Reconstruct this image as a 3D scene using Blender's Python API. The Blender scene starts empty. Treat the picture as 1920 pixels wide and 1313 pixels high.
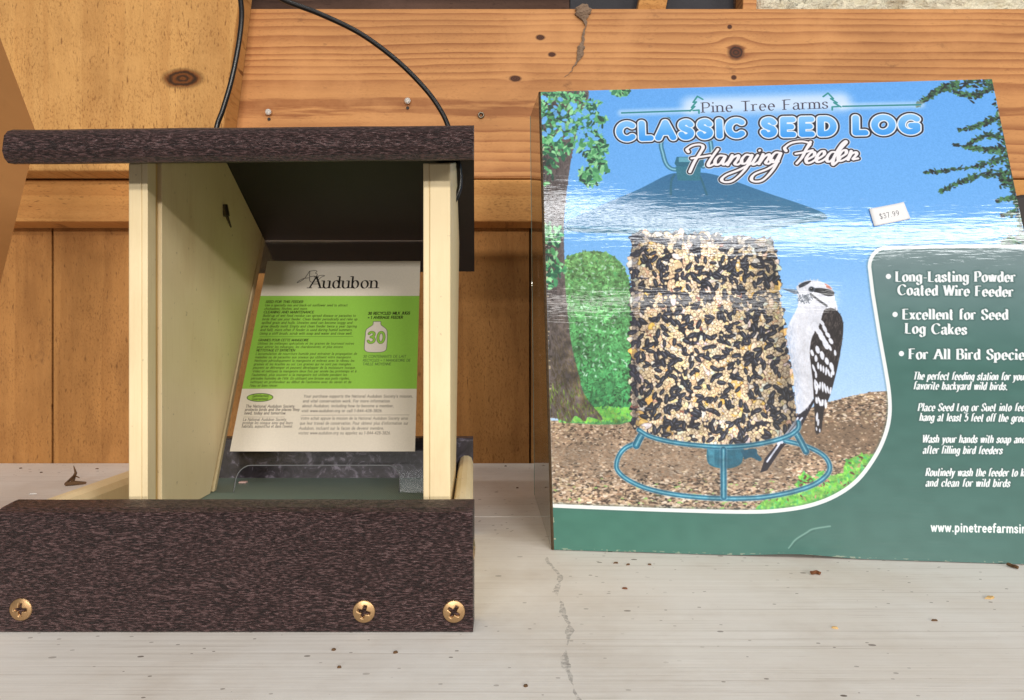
import bpy, bmesh, math, random
import numpy as np
from mathutils import Vector

S = bpy.context.scene
COL = S.collection
R = math.radians
MM = .001
CH = 112.0                                              # camera height over the shelf, mm

# ---------------------------------------------------------------- camera
cam = bpy.data.cameras.new('camera'); co = bpy.data.objects.new('camera', cam); COL.objects.link(co)
co.location = (0, 0, CH*MM); co.rotation_euler = (R(90), 0, 0)
cam.sensor_width = 36; cam.lens = 36*1330/1920; cam.clip_start = .01; cam.clip_end = 60
S.camera = co
# ---------------------------------------------------------------- light: rows of shop tubes behind the photographer, soft room light, two added fill lights
W = bpy.data.worlds.new('World'); S.world = W; W.use_nodes = True
bg = W.node_tree.nodes['Background']; bg.inputs[0].default_value = (1.0, .93, .86, 1); bg.inputs[1].default_value = .17
AIM = Vector((.06, .40, .12))
def strip(name, elev, dist, sx, sy, rad, col, x=0.0):
    """an area light seen from the shelf at elevation elev; rad is the brightness of its face"""
    l = bpy.data.lights.new(name, 'AREA'); l.shape = 'RECTANGLE'; l.size = sx; l.size_y = sy
    l.energy = rad*math.pi*sx*sy; l.color = col
    o = bpy.data.objects.new(name, l); COL.objects.link(o)
    o.location = AIM+Vector((x, -math.sqrt(max(.5, (dist*math.cos(R(elev)))**2-(x*x if abs(x) > 2 else 0))), dist*math.sin(R(elev))))
    o.rotation_euler = (AIM+Vector((x*.6, 0, 0))-o.location).to_track_quat('-Z', 'Y').to_euler()
def ceiling_tube(name, a, b, wid, rad, col):
    a, b = Vector(a), Vector(b); c = (a+b)/2; x = (b-a).normalized()
    z = (c-AIM); z = (z-x*z.dot(x)).normalized(); y = z.cross(x)
    l = bpy.data.lights.new(name, 'AREA'); l.shape = 'RECTANGLE'; l.size = (b-a).length; l.size_y = wid
    l.energy = rad*math.pi*l.size*wid; l.color = col
    o = bpy.data.objects.new(name, l); COL.objects.link(o)
    m = x.to_4d(), y.to_4d(), z.to_4d()
    from mathutils import Matrix
    o.matrix_world = Matrix(((x.x, y.x, z.x, c.x), (x.y, y.y, z.y, c.y), (x.z, y.z, z.z, c.z), (0, 0, 0, 1)))
for ya, yb, w, r in ((-1.315, -1.730, .026, 9), (-1.395, -1.775, .040, 12), (-1.490, -1.830, .034, 10)):
    ceiling_tube('near_tube_light', (-1.0, ya-(yb-ya)*.444, 2.2), (2.3, yb+(yb-ya)*.39, 2.2), w, r, (.97, .985, 1.0))
ceiling_tube('overhead_fill_light', (-1.4, -.36, 2.2), (1.7, -.36, 2.2), .10, 14.0, (1, .97, .93))  # added fill from above that brightens the shelf, no known fixture
ceiling_tube('second_tube_light', (-1.2, -1.93, 2.2), (1.0, -2.17, 2.2), .05, 5.0, (1, .97, .93))
strip('far_tube_row', 12.5, 4.5, 1.0, .18, 150.0, (1, .93, .84), 1.3)
strip('side_fill_light', 15.0, 4.0, .9, .7, 16.0, (1, .96, .90), 2.9)  # invented fill from the right, lifts the feeder's inner left panel
strip('shop_front_light', 6.6, 5.0, .8, .14, 230.0, (1, .95, .88), -.9)
S.view_settings.view_transform = 'Standard'; S.view_settings.look = 'None'; S.view_settings.exposure = .12; S.view_settings.gamma = 1
S.render.engine = 'CYCLES'; S.cycles.use_denoising = True; S.cycles.max_bounces = 8; S.cycles.transparent_max_bounces = 12
S.cycles.sample_clamp_indirect = 4
# ---------------------------------------------------------------- printed artwork, painted by code
# a small painter: coverage-based polygons, strokes and a skeleton alphabet
def arc(cx, cy, rx, ry, a0, a1, n=14):
    t = np.radians(np.linspace(a0, a1, n))
    return [(cx + rx*math.cos(k), cy + ry*math.sin(k)) for k in t]

def smooth(pts, n=6):
    p = np.array([pts[0]] + list(pts) + [pts[-1]], float)
    out = []
    for i in range(1, len(p)-2):
        for k in range(n):
            t = k/n
            out.append(tuple(.5*(2*p[i] + (p[i+1]-p[i-1])*t + (2*p[i-1]-5*p[i]+4*p[i+1]-p[i+2])*t*t
                                 + (3*p[i]-p[i-1]-3*p[i+1]+p[i+2])*t**3)))
    out.append(tuple(p[-2]))
    return out

def glyphs():
    G = {}
    def g(ch, w, *strokes): G[ch] = (w, [list(s) for s in strokes])
    A = arc
    X = .66                                             # x-height, cap height is 1
    g(' ', .36)
    g('A', .82, [(0,0),(.41,1)], [(.41,1),(.82,0)], [(.16,.36),(.66,.36)])
    g('B', .64, [(.06,0),(.06,1)], [(.06,1),(.34,1)]+A(.34,.76,.24,.24,90,-90)+[(.06,.52)], [(.34,.52)]+A(.36,.26,.27,.26,90,-90)+[(.06,0)])
    g('C', .80, A(.45,.5,.43,.5,48,312,22))
    g('D', .78, [(.06,0),(.06,1)], [(.06,1),(.3,1)]+A(.3,.5,.44,.5,90,-90,20)+[(.06,0)])
    g('E', .58, [(.06,0),(.06,1)], [(.06,1),(.54,1)], [(.06,.52),(.46,.52)], [(.06,0),(.56,0)])
    g('F', .56, [(.06,0),(.06,1)], [(.06,1),(.54,1)], [(.06,.52),(.44,.52)])
    g('G', .84, A(.45,.5,.43,.5,46,318,22)+[(.77,.2),(.77,.42)], [(.5,.42),(.77,.42)])
    g('H', .74, [(.06,0),(.06,1)], [(.68,0),(.68,1)], [(.06,.52),(.68,.52)])
    g('I', .14, [(.07,0),(.07,1)])
    g('J', .44, [(.36,1),(.36,.2)]+A(.2,.2,.16,.2,0,-150,10))
    g('K', .68, [(.06,0),(.06,1)], [(.62,1),(.06,.42)], [(.24,.6),(.66,0)])
    g('L', .54, [(.06,1),(.06,0)], [(.06,0),(.52,0)])
    g('M', .92, [(.06,0),(.1,1)], [(.1,1),(.46,.1)], [(.46,.1),(.82,1)], [(.82,1),(.86,0)])
    g('N', .76, [(.06,0),(.06,1)], [(.06,1),(.7,0)], [(.7,0),(.7,1)])
    g('O', .90, A(.45,.5,.43,.5,90,450,30))
    g('P', .60, [(.06,0),(.06,1)], [(.06,1),(.32,1)]+A(.32,.73,.26,.27,90,-90)+[(.06,.46)])
    g('Q', .90, A(.45,.5,.43,.5,90,450,30), [(.55,.2),(.85,-.1)])
    g('R', .66, [(.06,0),(.06,1)], [(.06,1),(.32,1)]+A(.32,.74,.26,.26,90,-90)+[(.06,.48)], [(.3,.48),(.64,0)])
    g('S', .62, smooth([(.55,.83),(.44,.96),(.3,1),(.12,.92),(.07,.75),(.16,.6),(.32,.51),(.49,.42),(.57,.26),(.5,.08),(.31,0),(.15,.04),(.05,.18)],4))
    g('T', .70, [(.35,0),(.35,1)], [(.02,1),(.68,1)])
    g('U', .72, [(.06,1),(.06,.3)]+A(.36,.3,.3,.3,180,360)+[(.66,1)])
    g('V', .76, [(0,1),(.38,0)], [(.38,0),(.76,1)])
    g('W', 1.06, [(0,1),(.27,0)], [(.27,0),(.53,.95)], [(.53,.95),(.79,0)], [(.79,0),(1.06,1)])
    g('X', .7, [(.02,0),(.68,1)], [(.02,1),(.68,0)])
    g('Y', .7, [(.02,1),(.35,.48)], [(.68,1),(.35,.48)], [(.35,.48),(.35,0)])
    g('Z', .62, [(.04,1),(.58,1)], [(.58,1),(.04,0)], [(.04,0),(.6,0)])
    g('a', .54, smooth([(.08,.54),(.16,.64),(.28,.66),(.4,.6),(.43,.46)],4)+[(.43,.1),(.52,.01)], smooth([(.43,.4),(.26,.36),(.1,.29),(.05,.16),(.12,.02),(.25,0),(.36,.06),(.43,.17)],4))
    g('b', .56, [(.06,1.04),(.06,0)], A(.28,.33,.22,.33,170,-170,20))
    g('c', .48, A(.28,.33,.23,.33,48,312,18))
    g('d', .58, [(.5,1.04),(.5,0)], A(.28,.33,.22,.33,10,350,20))
    g('e', .52, [(.05,.36),(.48,.36)]+A(.27,.33,.22,.33,5,312,20))
    g('f', .34, [(.13,0),(.13,.82)]+A(.28,.82,.15,.22,180,70,8), [(.01,X),(.3,X)])
    g('g', .56, [(.49,X),(.49,-.08)]+A(.27,-.08,.22,.22,0,-150,10), A(.27,.35,.22,.31,20,340,20))
    g('h', .56, [(.06,1.04),(.06,0)], [(.06,.4)]+A(.27,.43,.21,.23,160,0,12)+[(.48,0)])
    g('i', .2, [(.1,X),(.1,0)], [(.1,.93),(.101,.95)])
    g('j', .2, [(.12,X),(.12,-.1)]+A(.0,-.1,.12,.2,0,-80,8), [(.12,.93),(.121,.95)])
    g('k', .54, [(.06,1.04),(.06,0)], [(.46,X),(.06,.26)], [(.2,.4),(.5,0)])
    g('l', .2, [(.1,1.04),(.1,0)])
    g('m', .88, [(.06,X),(.06,0)], [(.06,.42)]+A(.25,.45,.19,.21,160,0,12)+[(.44,0)], [(.44,.42)]+A(.63,.45,.19,.21,160,0,12)+[(.82,0)])
    g('n', .56, [(.06,X),(.06,0)], [(.06,.4)]+A(.27,.43,.21,.23,160,0,12)+[(.48,0)])
    g('o', .56, A(.28,.33,.24,.33,90,450,24))
    g('p', .56, [(.06,X),(.06,-.32)], A(.28,.33,.22,.33,170,-170,20))
    g('q', .56, [(.5,X),(.5,-.32)], A(.28,.33,.22,.33,10,350,20))
    g('r', .38, [(.06,X),(.06,0)], [(.06,.42)]+A(.26,.42,.2,.24,160,60,8))
    g('s', .44, smooth([(.38,.55),(.3,.64),(.2,.66),(.08,.6),(.06,.48),(.15,.38),(.29,.31),(.39,.22),(.37,.07),(.22,0),(.1,.03),(.03,.12)],4))
    g('t', .34, [(.13,.88),(.13,.16)]+A(.25,.16,.12,.16,180,300,8), [(.01,X),(.3,X)])
    g('u', .56, [(.06,X),(.06,.22)]+A(.27,.22,.21,.22,180,340,12), [(.49,X),(.49,0)])
    g('v', .52, [(.02,X),(.26,0)], [(.26,0),(.5,X)])
    g('w', .76, [(.02,X),(.2,0)], [(.2,0),(.38,.62)], [(.38,.62),(.56,0)], [(.56,0),(.74,X)])
    g('x', .5, [(.03,0),(.47,X)], [(.03,X),(.47,0)])
    g('y', .52, [(.02,X),(.27,.02)], [(.5,X),(.22,-.2),(.1,-.31),(.02,-.3)])
    g('z', .46, [(.04,X),(.42,X)], [(.42,X),(.04,0)], [(.04,0),(.44,0)])
    g('0', .6, A(.3,.5,.25,.5,90,450,24))
    g('1', .36, [(.04,.8),(.2,1)], [(.2,1),(.2,0)])
    g('2', .56, smooth([(.06,.76),(.14,.95),(.3,1),(.47,.92),(.5,.74),(.4,.54),(.2,.28),(.05,0)],4)+[(.53,0)])
    g('3', .56, smooth([(.06,.84),(.16,.97),(.3,1),(.45,.93),(.48,.76),(.4,.6),(.24,.54),(.42,.48),(.52,.3),(.46,.09),(.28,0),(.12,.04),(.03,.17)],4))
    g('4', .6, [(.42,0),(.42,1)], [(.42,1),(.03,.3)], [(.03,.3),(.57,.3)])
    g('5', .56, [(.47,1),(.14,1)], [(.14,1),(.09,.55)]+smooth([(.09,.55),(.28,.63),(.47,.52),(.52,.32),(.44,.09),(.25,0),(.05,.1)],4))
    g('6', .58, smooth([(.46,.95),(.26,.84),(.1,.58),(.06,.3),(.13,.08),(.3,0),(.47,.08),(.53,.29),(.46,.5),(.3,.57),(.13,.48),(.07,.33)],4))
    g('7', .54, [(.04,1),(.5,1)], [(.5,1),(.18,0)])
    g('8', .58, A(.29,.76,.2,.24,90,450,18), A(.29,.26,.24,.26,90,450,18))
    g('9', .58, smooth([(.12,.05),(.32,.16),(.48,.42),(.52,.7),(.45,.92),(.28,1),(.11,.92),(.05,.71),(.12,.5),(.28,.43),(.45,.52),(.51,.67)],4))
    g('.', .2, [(.1,.02),(.101,.04)])
    g(',', .2, [(.12,.04),(.06,-.14)])
    g("'", .16, [(.09,1),(.07,.8)])
    g('-', .4, [(.06,.36),(.34,.36)])
    g('=', .5, [(.06,.3),(.44,.3)], [(.06,.55),(.44,.55)])
    g('(', .26, A(.3,.42,.22,.62,110,250,10))
    g(')', .26, A(-.04,.42,.22,.62,70,-70,10))
    g('$', .6, G['S'][1][0], [(.31,1.12),(.31,-.12)])
    for acc, base, d in (('é','e',1), ('è','e',-1), ('à','a',-1)):
        w, s = G[base]; G[acc] = (w, s + [[(.26-.08*d,.8),(.26+.08*d,.96)]])
    w, s = G['a']; G['â'] = (w, s + [[(.14,.8),(.26,.95),(.38,.8)]])
    return G
GLYPH = glyphs()

def text_strokes(txt, start, end, h, weight, style='sans', skew=0.0, squeeze=None, track=.14, fit=True, x0w=None):
    """strokes [(pts Nx2, widths N)] in picture pixels; baseline from start to end, cap height h (pixels)"""
    start, end = np.array(start, float), np.array(end, float)
    L = np.linalg.norm(end-start); ux = (end-start)/L; uy = np.array([ux[1], -ux[0]])   # picture y runs down
    adv = 0.0; raw = []
    for ch in txt:
        w, ss = GLYPH.get(ch, GLYPH[' '])
        for s in ss: raw.append((np.array(s, float), adv, ch))
        adv += w + track
    adv -= track
    sx = L/(adv*h) if fit else (squeeze or 1.0)
    out = []
    for s, ax, ch in raw:
        p = np.array([((x+ax)*sx*h + skew*y*h, y*h) for x, y in s])
        d = np.gradient(p, axis=0) if len(p) > 1 else np.array([[1., 0]])
        ang = np.arctan2(d[:, 1], d[:, 0])
        if style == 'sans': wd = np.full(len(p), weight*h)
        else:
            nib = math.radians(18)
            k = {'serif': .30, 'bold': .26, 'thin': .42}[style]
            wd = weight*h*np.maximum(k, np.abs(np.sin(ang-nib)))
        p = p.copy(); out.append((p, wd))
        if style != 'sans':
            for e, q in ((0, 1), (-1, -2)):
                v = p[e]-p[q]; sk = skew
                n = np.hypot(*v)
                if n < 1e-6 or ch in ".,'()-=": continue
                v = np.array([v[0]-sk*v[1], v[1]])/max(np.hypot(v[0]-sk*v[1], v[1]), 1e-6)
                y = p[e][1]/h
                if abs(v[1]) > .8 and min(abs(y), abs(y-1), abs(y-.66), abs(y-1.04), abs(y+.32)) < .02:
                    l = (.17 if style == 'thin' else .17)*h*min(1.1, max(.7, sx))*(1 if len(s) < 30 else .8); lo, hi = -l, l
                    if y > .1 and ch in 'bdhiklmnpruj' : hi = 0
                    if ch in 'ft' and y > .1: continue
                    t = max(weight*h*k*.7, .055*h)
                    q2 = p[e] + np.array([0, t*.5*(-1 if v[1] > 0 else 1)])
                    p[e] = p[e]-(p[e]-p[q])/n*min(n*.45, wd[e]*.5)
                    out.append((np.array([q2+[lo, 0], q2+[hi, 0]]), np.array([t, t])))
    res = []
    for p, wd in out: res.append((start + p[:, :1]*ux + p[:, 1:]*uy, wd))
    return res

class Canvas:
    def __init__(s, w, h, M, base):
        s.w, s.h = w, h; s.a = np.zeros((h, w, 3), np.float32); s.a[:] = np.array(base)/255.
        s.M = np.array(M, float)
        c = s.map(np.array([[0., 0.]])) if False else None
        s.k = 1.0
    def map(s, p):
        p = np.asarray(p, float); q = np.c_[p, np.ones(len(p))] @ s.M.T
        return q[:, :2]/q[:, 2:]
    def scale(s, p):                                    # picture pixel -> texture pixel, local scale
        a = s.map(np.array([p, (p[0]+1, p[1]), (p[0], p[1]+1)]))
        return .5*(np.hypot(*(a[1]-a[0])) + np.hypot(*(a[2]-a[0])))
    def box(s, q, m=1):
        x0, y0 = np.floor(q.min(0)-m).astype(int); x1, y1 = np.ceil(q.max(0)+m+1).astype(int)
        return max(x0, 0), max(y0, 0), min(x1, s.w), min(y1, s.h)
    def blend(s, b, cov, col, alpha=1.):
        x0, y0, x1, y1 = b
        cov = (cov*alpha)[..., None]
        c = np.asarray(col, np.float32)
        if c.ndim == 1: c = c/255.
        s.a[y0:y1, x0:x1] = s.a[y0:y1, x0:x1]*(1-cov) + c*cov
    def convex(s, p, col, alpha=1.):
        q = s.map(p); b = s.box(q)
        x0, y0, x1, y1 = b
        if x1 <= x0 or y1 <= y0: return
        X = np.arange(x0, x1)[None]+.5; Y = np.arange(y0, y1)[:, None]+.5
        r = np.roll(q, -1, 0); e = r-q; n = np.hypot(e[:, 0], e[:, 1])+1e-9
        sg = np.sign((q[:, 0]*r[:, 1]-r[:, 0]*q[:, 1]).sum())
        d = None
        for (ax, ay), (ex, ey), nn in zip(q, e, n):
            t = sg*(ex*(Y-ay)-ey*(X-ax))/nn
            d = t if d is None else np.minimum(d, t)
        s.blend(b, np.clip(d+.5, 0, 1), col, alpha)
    def cover(s, p, ss=3):
        q = s.map(p); b = s.box(q); x0, y0, x1, y1 = b
        if x1 <= x0 or y1 <= y0: return b, None
        n = (y1-y0)*ss; acc = np.zeros((n, x1-x0+1), np.float32)
        r = np.roll(q, -1, 0)
        ys = y0+(np.arange(n)+.5)/ss
        wid = x1-x0
        cov = np.zeros((n, wid), np.float32)
        for i, y in enumerate(ys):
            m = ((q[:, 1] <= y) & (r[:, 1] > y)) | ((r[:, 1] <= y) & (q[:, 1] > y))
            if not m.any(): continue
            xs = np.sort(q[m, 0]+(y-q[m, 1])*(r[m, 0]-q[m, 0])/(r[m, 1]-q[m, 1]))-x0
            row = cov[i]
            for a, c in zip(xs[::2], xs[1::2]):
                a = min(max(a, 0), wid); c = min(max(c, 0), wid)
                ia, ic = int(a), int(c)
                if ia == ic: 
                    if ia < wid: row[ia] += c-a
                else:
                    row[ia] += ia+1-a; row[ia+1:ic] += 1
                    if ic < wid: row[ic] += c-ic
        return b, cov.reshape(y1-y0, ss, wid).mean(1)
    def poly(s, p, col, alpha=1.):
        b, c = s.cover(p)
        if c is not None: s.blend(b, c, col, alpha)
    def sdf(s, strokes, m):
        allp = np.concatenate([s.map(p) for p, _ in strokes])
        b = s.box(allp, m+max(float(w.max())*s.scale(p[0]) for p, w in strokes)*.6)
        x0, y0, x1, y1 = b
        if x1 <= x0 or y1 <= y0: return b, None
        D = np.full((y1-y0, x1-x0), 1e3, np.float32)
        for p, wd in strokes:
            q = s.map(p); k = s.scale(p[0])
            for i in range(len(q)-1):
                w0, w1 = wd[i]*k/2, wd[i+1]*k/2
                bb = s.box(q[i:i+2], max(w0, w1)+m); u0, v0, u1, v1 = bb
                u0, v0, u1, v1 = max(u0, x0), max(v0, y0), min(u1, x1), min(v1, y1)
                if u1 <= u0 or v1 <= v0: continue
                Xg = np.arange(u0, u1)[None]+.5-q[i, 0]; Yg = np.arange(v0, v1)[:, None]+.5-q[i, 1]
                e = q[i+1]-q[i]; l2 = e @ e+1e-9
                t = np.clip((Xg*e[0]+Yg*e[1])/l2, 0, 1)
                d = np.hypot(Xg-t*e[0], Yg-t*e[1])-(w0+(w1-w0)*t)
                sub = D[v0-y0:v1-y0, u0-x0:u1-x0]
                np.minimum(sub, d, out=sub)
        return b, D
    def ink(s, strokes, col, alpha=1., grow=0., soft=1.):
        b, D = s.sdf(strokes, grow+soft+2)
        if D is not None: s.blend(b, np.clip((grow-D)/soft+.5, 0, 1), col, alpha)
    def line(s, pts, w, col, alpha=1., grow=0., soft=1.):
        p = np.array(pts, float); s.ink([(p, np.full(len(p), float(w)))], col, alpha, grow, soft)
    def text(s, txt, a, b, h, weight, col, style='sans', skew=0., alpha=1., **k):
        for j in range(0, 1): s.ink(text_strokes(txt, a, b, h, weight, style, skew, **k), col, alpha)

def vnoise(rs, h, w, cy, cx):
    g = rs.rand(cy+2, cx+2).astype(np.float32)
    y = np.linspace(0, cy, h, endpoint=False); x = np.linspace(0, cx, w, endpoint=False)
    iy, ix = y.astype(int), x.astype(int); fy, fx = (y-iy)[:, None], (x-ix)[None]
    fy = fy*fy*(3-2*fy); fx = fx*fx*(3-2*fx)
    a = g[iy][:, ix]; b = g[iy][:, ix+1]; c = g[iy+1][:, ix]; d = g[iy+1][:, ix+1]
    return (a*(1-fx)+b*fx)*(1-fy)+(c*(1-fx)+d*fx)*fy

def dab(rs, c, a, b, ang, n=8, jag=.15):
    t = np.linspace(0, 2*math.pi, n, endpoint=False)
    r = 1+jag*(rs.rand(n)-.5)*2
    x, y = a*np.cos(t)*r, b*np.sin(t)*r
    ca, sa = math.cos(ang), math.sin(ang)
    return np.c_[c[0]+x*ca-y*sa, c[1]+x*sa+y*ca]

def inside(poly, pts):
    poly = np.asarray(poly, float); r = np.roll(poly, -1, 0); res = np.zeros(len(pts), bool)
    for (ax, ay), (bx, by) in zip(poly, r):
        if ay == by: continue
        m = (ay > pts[:, 1]) != (by > pts[:, 1])
        res ^= m & (pts[:, 0] < ax+(pts[:, 1]-ay)*(bx-ax)/(by-ay))
    return res

def homography(src, dst):
    A = []
    for (x, y), (u, v) in zip(src, dst):
        A.append([x, y, 1, 0, 0, 0, -u*x, -u*y, -u]); A.append([0, 0, 0, x, y, 1, -v*x, -v*y, -v])
    return np.linalg.svd(np.array(A))[2][-1].reshape(3, 3)

def leaf_patch(c, rs, poly, n, size, cols, flat=.45, ang=None):
    P = np.asarray(poly, float); lo, hi = P.min(0), P.max(0)
    pts = lo+rs.rand(n*4, 2)*(hi-lo); pts = pts[inside(P, pts)][:n]
    for p in pts:
        k = size*(.5+rs.rand())
        a = rs.rand()*math.pi if ang is None else ang+rs.randn()*.5
        c.convex(dab(rs, p, k, k*flat*(.6+.6*rs.rand()), a, 6), cols[rs.randint(len(cols))])

def paint_box(quad, W=1500, H=1560):
    """front of the carton; picture pixels are mapped through the front panel's four corners"""
    rs = np.random.RandomState(7)
    M = homography(quad, [(0, 0), (W, 0), (W, H), (0, H)])
    c = Canvas(W, H, M, (120, 180, 240))
    g = np.linspace(0, 1, H)[:, None, None]
    top, mid, low = np.array((88, 160, 236.)), np.array((120, 180, 242.)), np.array((176, 210, 250.))
    t = np.clip(g/.7, 0, 1)
    c.a[:] = ((top*(1-t)+mid*t)*(1-np.clip(g-.35, 0, .4)/.4)+low*np.clip(g-.35, 0, .4)/.4)/255.
    # ---- ground
    ground = [(1000,798),(1100,795),(1200,792),(1330,800),(1480,790),(1540,768),(1600,752),(1640,744),(1690,741),(1800,745),(1800,1000),(1000,1000)]
    c.poly(ground, (150, 128, 108))
    hill = [(1500,790),(1560,764),(1620,748),(1690,741),(1720,900),(1500,860)]
    c.poly(hill, (130, 108, 88))
    P = np.array(ground); n = 15000
    pts = np.c_[1010+rs.rand(n)*720, 744+rs.rand(n)*225]; pts = pts[inside(P, pts)]
    pale = [(210,190,170),(194,168,146),(224,210,194),(180,156,134),(156,124,100),(204,184,152)]
    dark = [(68,54,46),(90,74,62),(56,48,44),(104,90,76)]
    gry = [(150,136,122),(168,156,144),(128,114,100),(186,174,160),(118,100,84)]
    brn = [(116,94,74),(138,114,92),(98,78,62),(160,136,112)]
    for x, y in pts[np.argsort(pts[:, 1])]:
        edge = 832+ (x-1010)*.01
        path = math.exp(-((y-(868+.02*(x-1200)))/38.)**2) if x < 1480 else math.exp(-((y-825-.1*(x-1560))/40.)**2)*.9
        k = 1.5+ (y-744)/225*3.2+(1.3 if x > 1490 and y < 800 else 0)
        if rs.rand() < path:
            set_, k = (gry if x < 1470 else brn), k*.75
            col = set_[rs.randint(len(set_))] if rs.rand() > .12 else dark[rs.randint(4)]
            fl = .3
        else:
            col = pale[rs.randint(6)] if rs.rand() > .36 else dark[rs.randint(4)]
            fl = .45
            if rs.rand() < .03 and y > 900: col = (150, 196, 110)
        c.convex(dab(rs, (x, y), k*(.6+.9*rs.rand()), k*fl*(.6+.7*rs.rand()), (rs.rand()-.5)*.8, 5, .3), col)
    # moss and grass patches, lower right
    for gp in ([(1585,905),(1590,872),(1625,858),(1650,862),(1668,880),(1650,905),(1620,920)], [(1497,918),(1510,893),(1530,905),(1527,925)],
               [(1420,960),(1440,940),(1500,925),(1540,905),(1600,890),(1620,905),(1570,945),(1500,962)], [(1530,905),(1545,890),(1560,900),(1550,925)]):
        c.poly(smooth(gp+gp[:1], 4), (112, 190, 78), .8)
        leaf_patch(c, rs, gp, 220, 4.5, [(128,210,86),(98,186,72),(150,224,96),(78,160,74),(116,200,70),(90,190,110)], .5)
        leaf_patch(c, rs, gp, 26, 3.5, [(92,60,44),(190,150,120)], .4)
    # ---- bush and meadow behind the trunk
    bush = smooth([(1050,800),(1048,560),(1058,500),(1085,484),(1125,481),(1155,492),(1176,520),(1187,560),(1192,620),(1194,700),(1194,796),(1050,800)], 4)
    c.poly(bush, (86, 158, 96))
    P = np.array(bush); pts = np.c_[1045+rs.rand(6500)*150, 478+rs.rand(6500)*320]; pts = pts[inside(P, pts)]
    for x, y in pts:
        v = (y-480)/320.; l = .85+.5*(rs.rand()-.5) - .28*max(0, v-.35) - .12*(rs.rand() < .2)
        if y > 772: col = (110+40*rs.rand(), 196+30*rs.rand(), 84+20*rs.rand())
        else: col = (100*l*(1.18-.55*v)+8, 182*l, 112*l)
        c.convex(dab(rs, (x, y), 4.2*(.4+rs.rand()), 2.1*(.4+rs.rand()), rs.rand()*3.1, 5, .35), np.clip(col, 0, 255))
    for k in range(120):
        x, y = 1062+rs.rand()*122, 492+rs.rand()*230
        if inside(P, np.array([[x, y]]))[0]: c.convex(dab(rs, (x, y), 2.5+2*rs.rand(), 1.6, rs.rand()*3, 6, .3), (196, 232, 220), .6)
    # ---- trunk
    trunk = smooth([(1000,165),(1100,165),(1092,215),(1078,270),(1068,330),(1060,400),(1058,480),(1062,560),(1070,640),(1083,700),(1098,750),(1132,794),(1105,790),(1098,798),(1080,788),(1068,800),(1040,792),(1000,795)], 5)
    c.poly(trunk, (92, 84, 84))
    P = np.array(trunk); pts = np.c_[1010+rs.rand(4500)*125, 165+rs.rand(4500)*635]; pts = pts[inside(P, pts)]
    for x, y in pts:
        xr = np.interp(y, [165,270,400,560,700,794], [1098,1078,1060,1062,1083,1130])
        u = np.clip((x-1012)/(xr-1012+1), 0, 1)
        l = .55+.55*u+.35*(rs.rand()-.5)
        warm = np.clip((y-560)/220., 0, 1)
        col = np.array((88, 80, 82))*l*(1-warm)+np.array((104, 92, 66))*l*warm
        if warm > .75 and rs.rand() < .35: col = np.array((96, 118, 52))*(.7+.6*rs.rand())
        c.convex(dab(rs, (x, y), 5.5*(.4+rs.rand()), 1.1*(.5+rs.rand()), 1.5+rs.randn()*.2-.25*warm*u, 5, .3), np.clip(col, 0, 255))
    # ---- foliage upper left
    L1 = [(62,132,92),(88,166,112),(40,92,70),(118,190,134),(34,70,58),(76,150,96),(140,204,150)]
    for pl, n in (([(1012,168),(1100,172),(1098,186),(1128,192),(1120,214),(1140,222),(1128,250),(1142,290),(1135,306),(1146,318),(1120,330),(1100,300),(1080,285),(1050,282),(1012,270)], 620),
                  ([(1012,270),(1075,272),(1060,330),(1012,360)], 40), ([(1012,255),(1030,262),(1030,290),(1012,290)], 40),
                  ([(1085,322),(1125,318),(1150,326),(1128,332),(1128,350),(1105,358),(1088,340)], 110), ([(1110,255),(1135,262),(1140,290),(1112,322),(1105,300)], 70),
                  ([(1012,470),(1045,480),(1062,520),(1040,548),(1012,560)], 80), ([(1012,420),(1050,430),(1060,450),(1050,470),(1012,470)], 60),
                  ([(1140,168),(1182,168),(1176,181),(1160,176)], 40)):
        leaf_patch(c, rs, pl, n, 6.2, L1, .5)
    leaf_patch(c, rs, [(1018,180),(1130,190),(1130,300),(1020,260)], 70, 6, [(100,170,236)], .6)
    # ---- evergreen at right
    E1 = [(34,62,50),(52,96,66),(26,40,40),(72,124,84),(40,74,60),(22,30,34),(60,110,62)]
    for br, wd in (([(1862,152),(1800,158),(1760,172),(1722,200)], 13), ([(1866,160),(1830,180),(1790,172)], 11), ([(1868,225),(1838,238),(1800,248)], 9), ([(1874,258),(1840,262),(1815,278)], 8),
                   ([(1880,285),(1845,285),(1790,275)], 9), ([(1884,302),(1830,318),(1735,330)], 10), ([(1890,330),(1840,335),(1800,350),(1765,366)], 9), ([(1892,350),(1880,340)], 12),
                   ([(1900,378),(1870,384)], 6), ([(1905,405),(1880,412)], 6), ([(1868,150),(1880,240),(1897,330),(1910,400),(1922,470),(1932,520)], 10), ([(1925,455),(1895,460),(1885,468)], 14)):
        q = np.array(smooth(br, 10)); c.line(q, 2.2, (36, 34, 36), .9)
        for k in range(int(len(q)*wd*.62)):
            f = rs.rand(); p = q[int(f*(len(q)-1))]+rs.randn(2)*wd*.42*(1.1-.75*f)
            c.convex(dab(rs, p, 4.6*(.4+rs.rand()), 1.9*(.5+rs.rand()), rs.randn()*.6, 6, .3), E1[rs.randint(len(E1))])
    # ---- the hanging feeder: hook, knob, lid
    TB = (52, 128, 158)
    for w, col in ((8, (40, 98, 130)), (5, (66, 138, 170)), (1.6, (150, 200, 222))):
        c.line(smooth([(1256,225),(1243,270),(1246,292),(1252,312),(1262,322),(1275,324)], 5), w, col)
        c.line(smooth([(1322,318),(1334,310),(1338,290),(1336,270)], 5), w, col)
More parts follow.
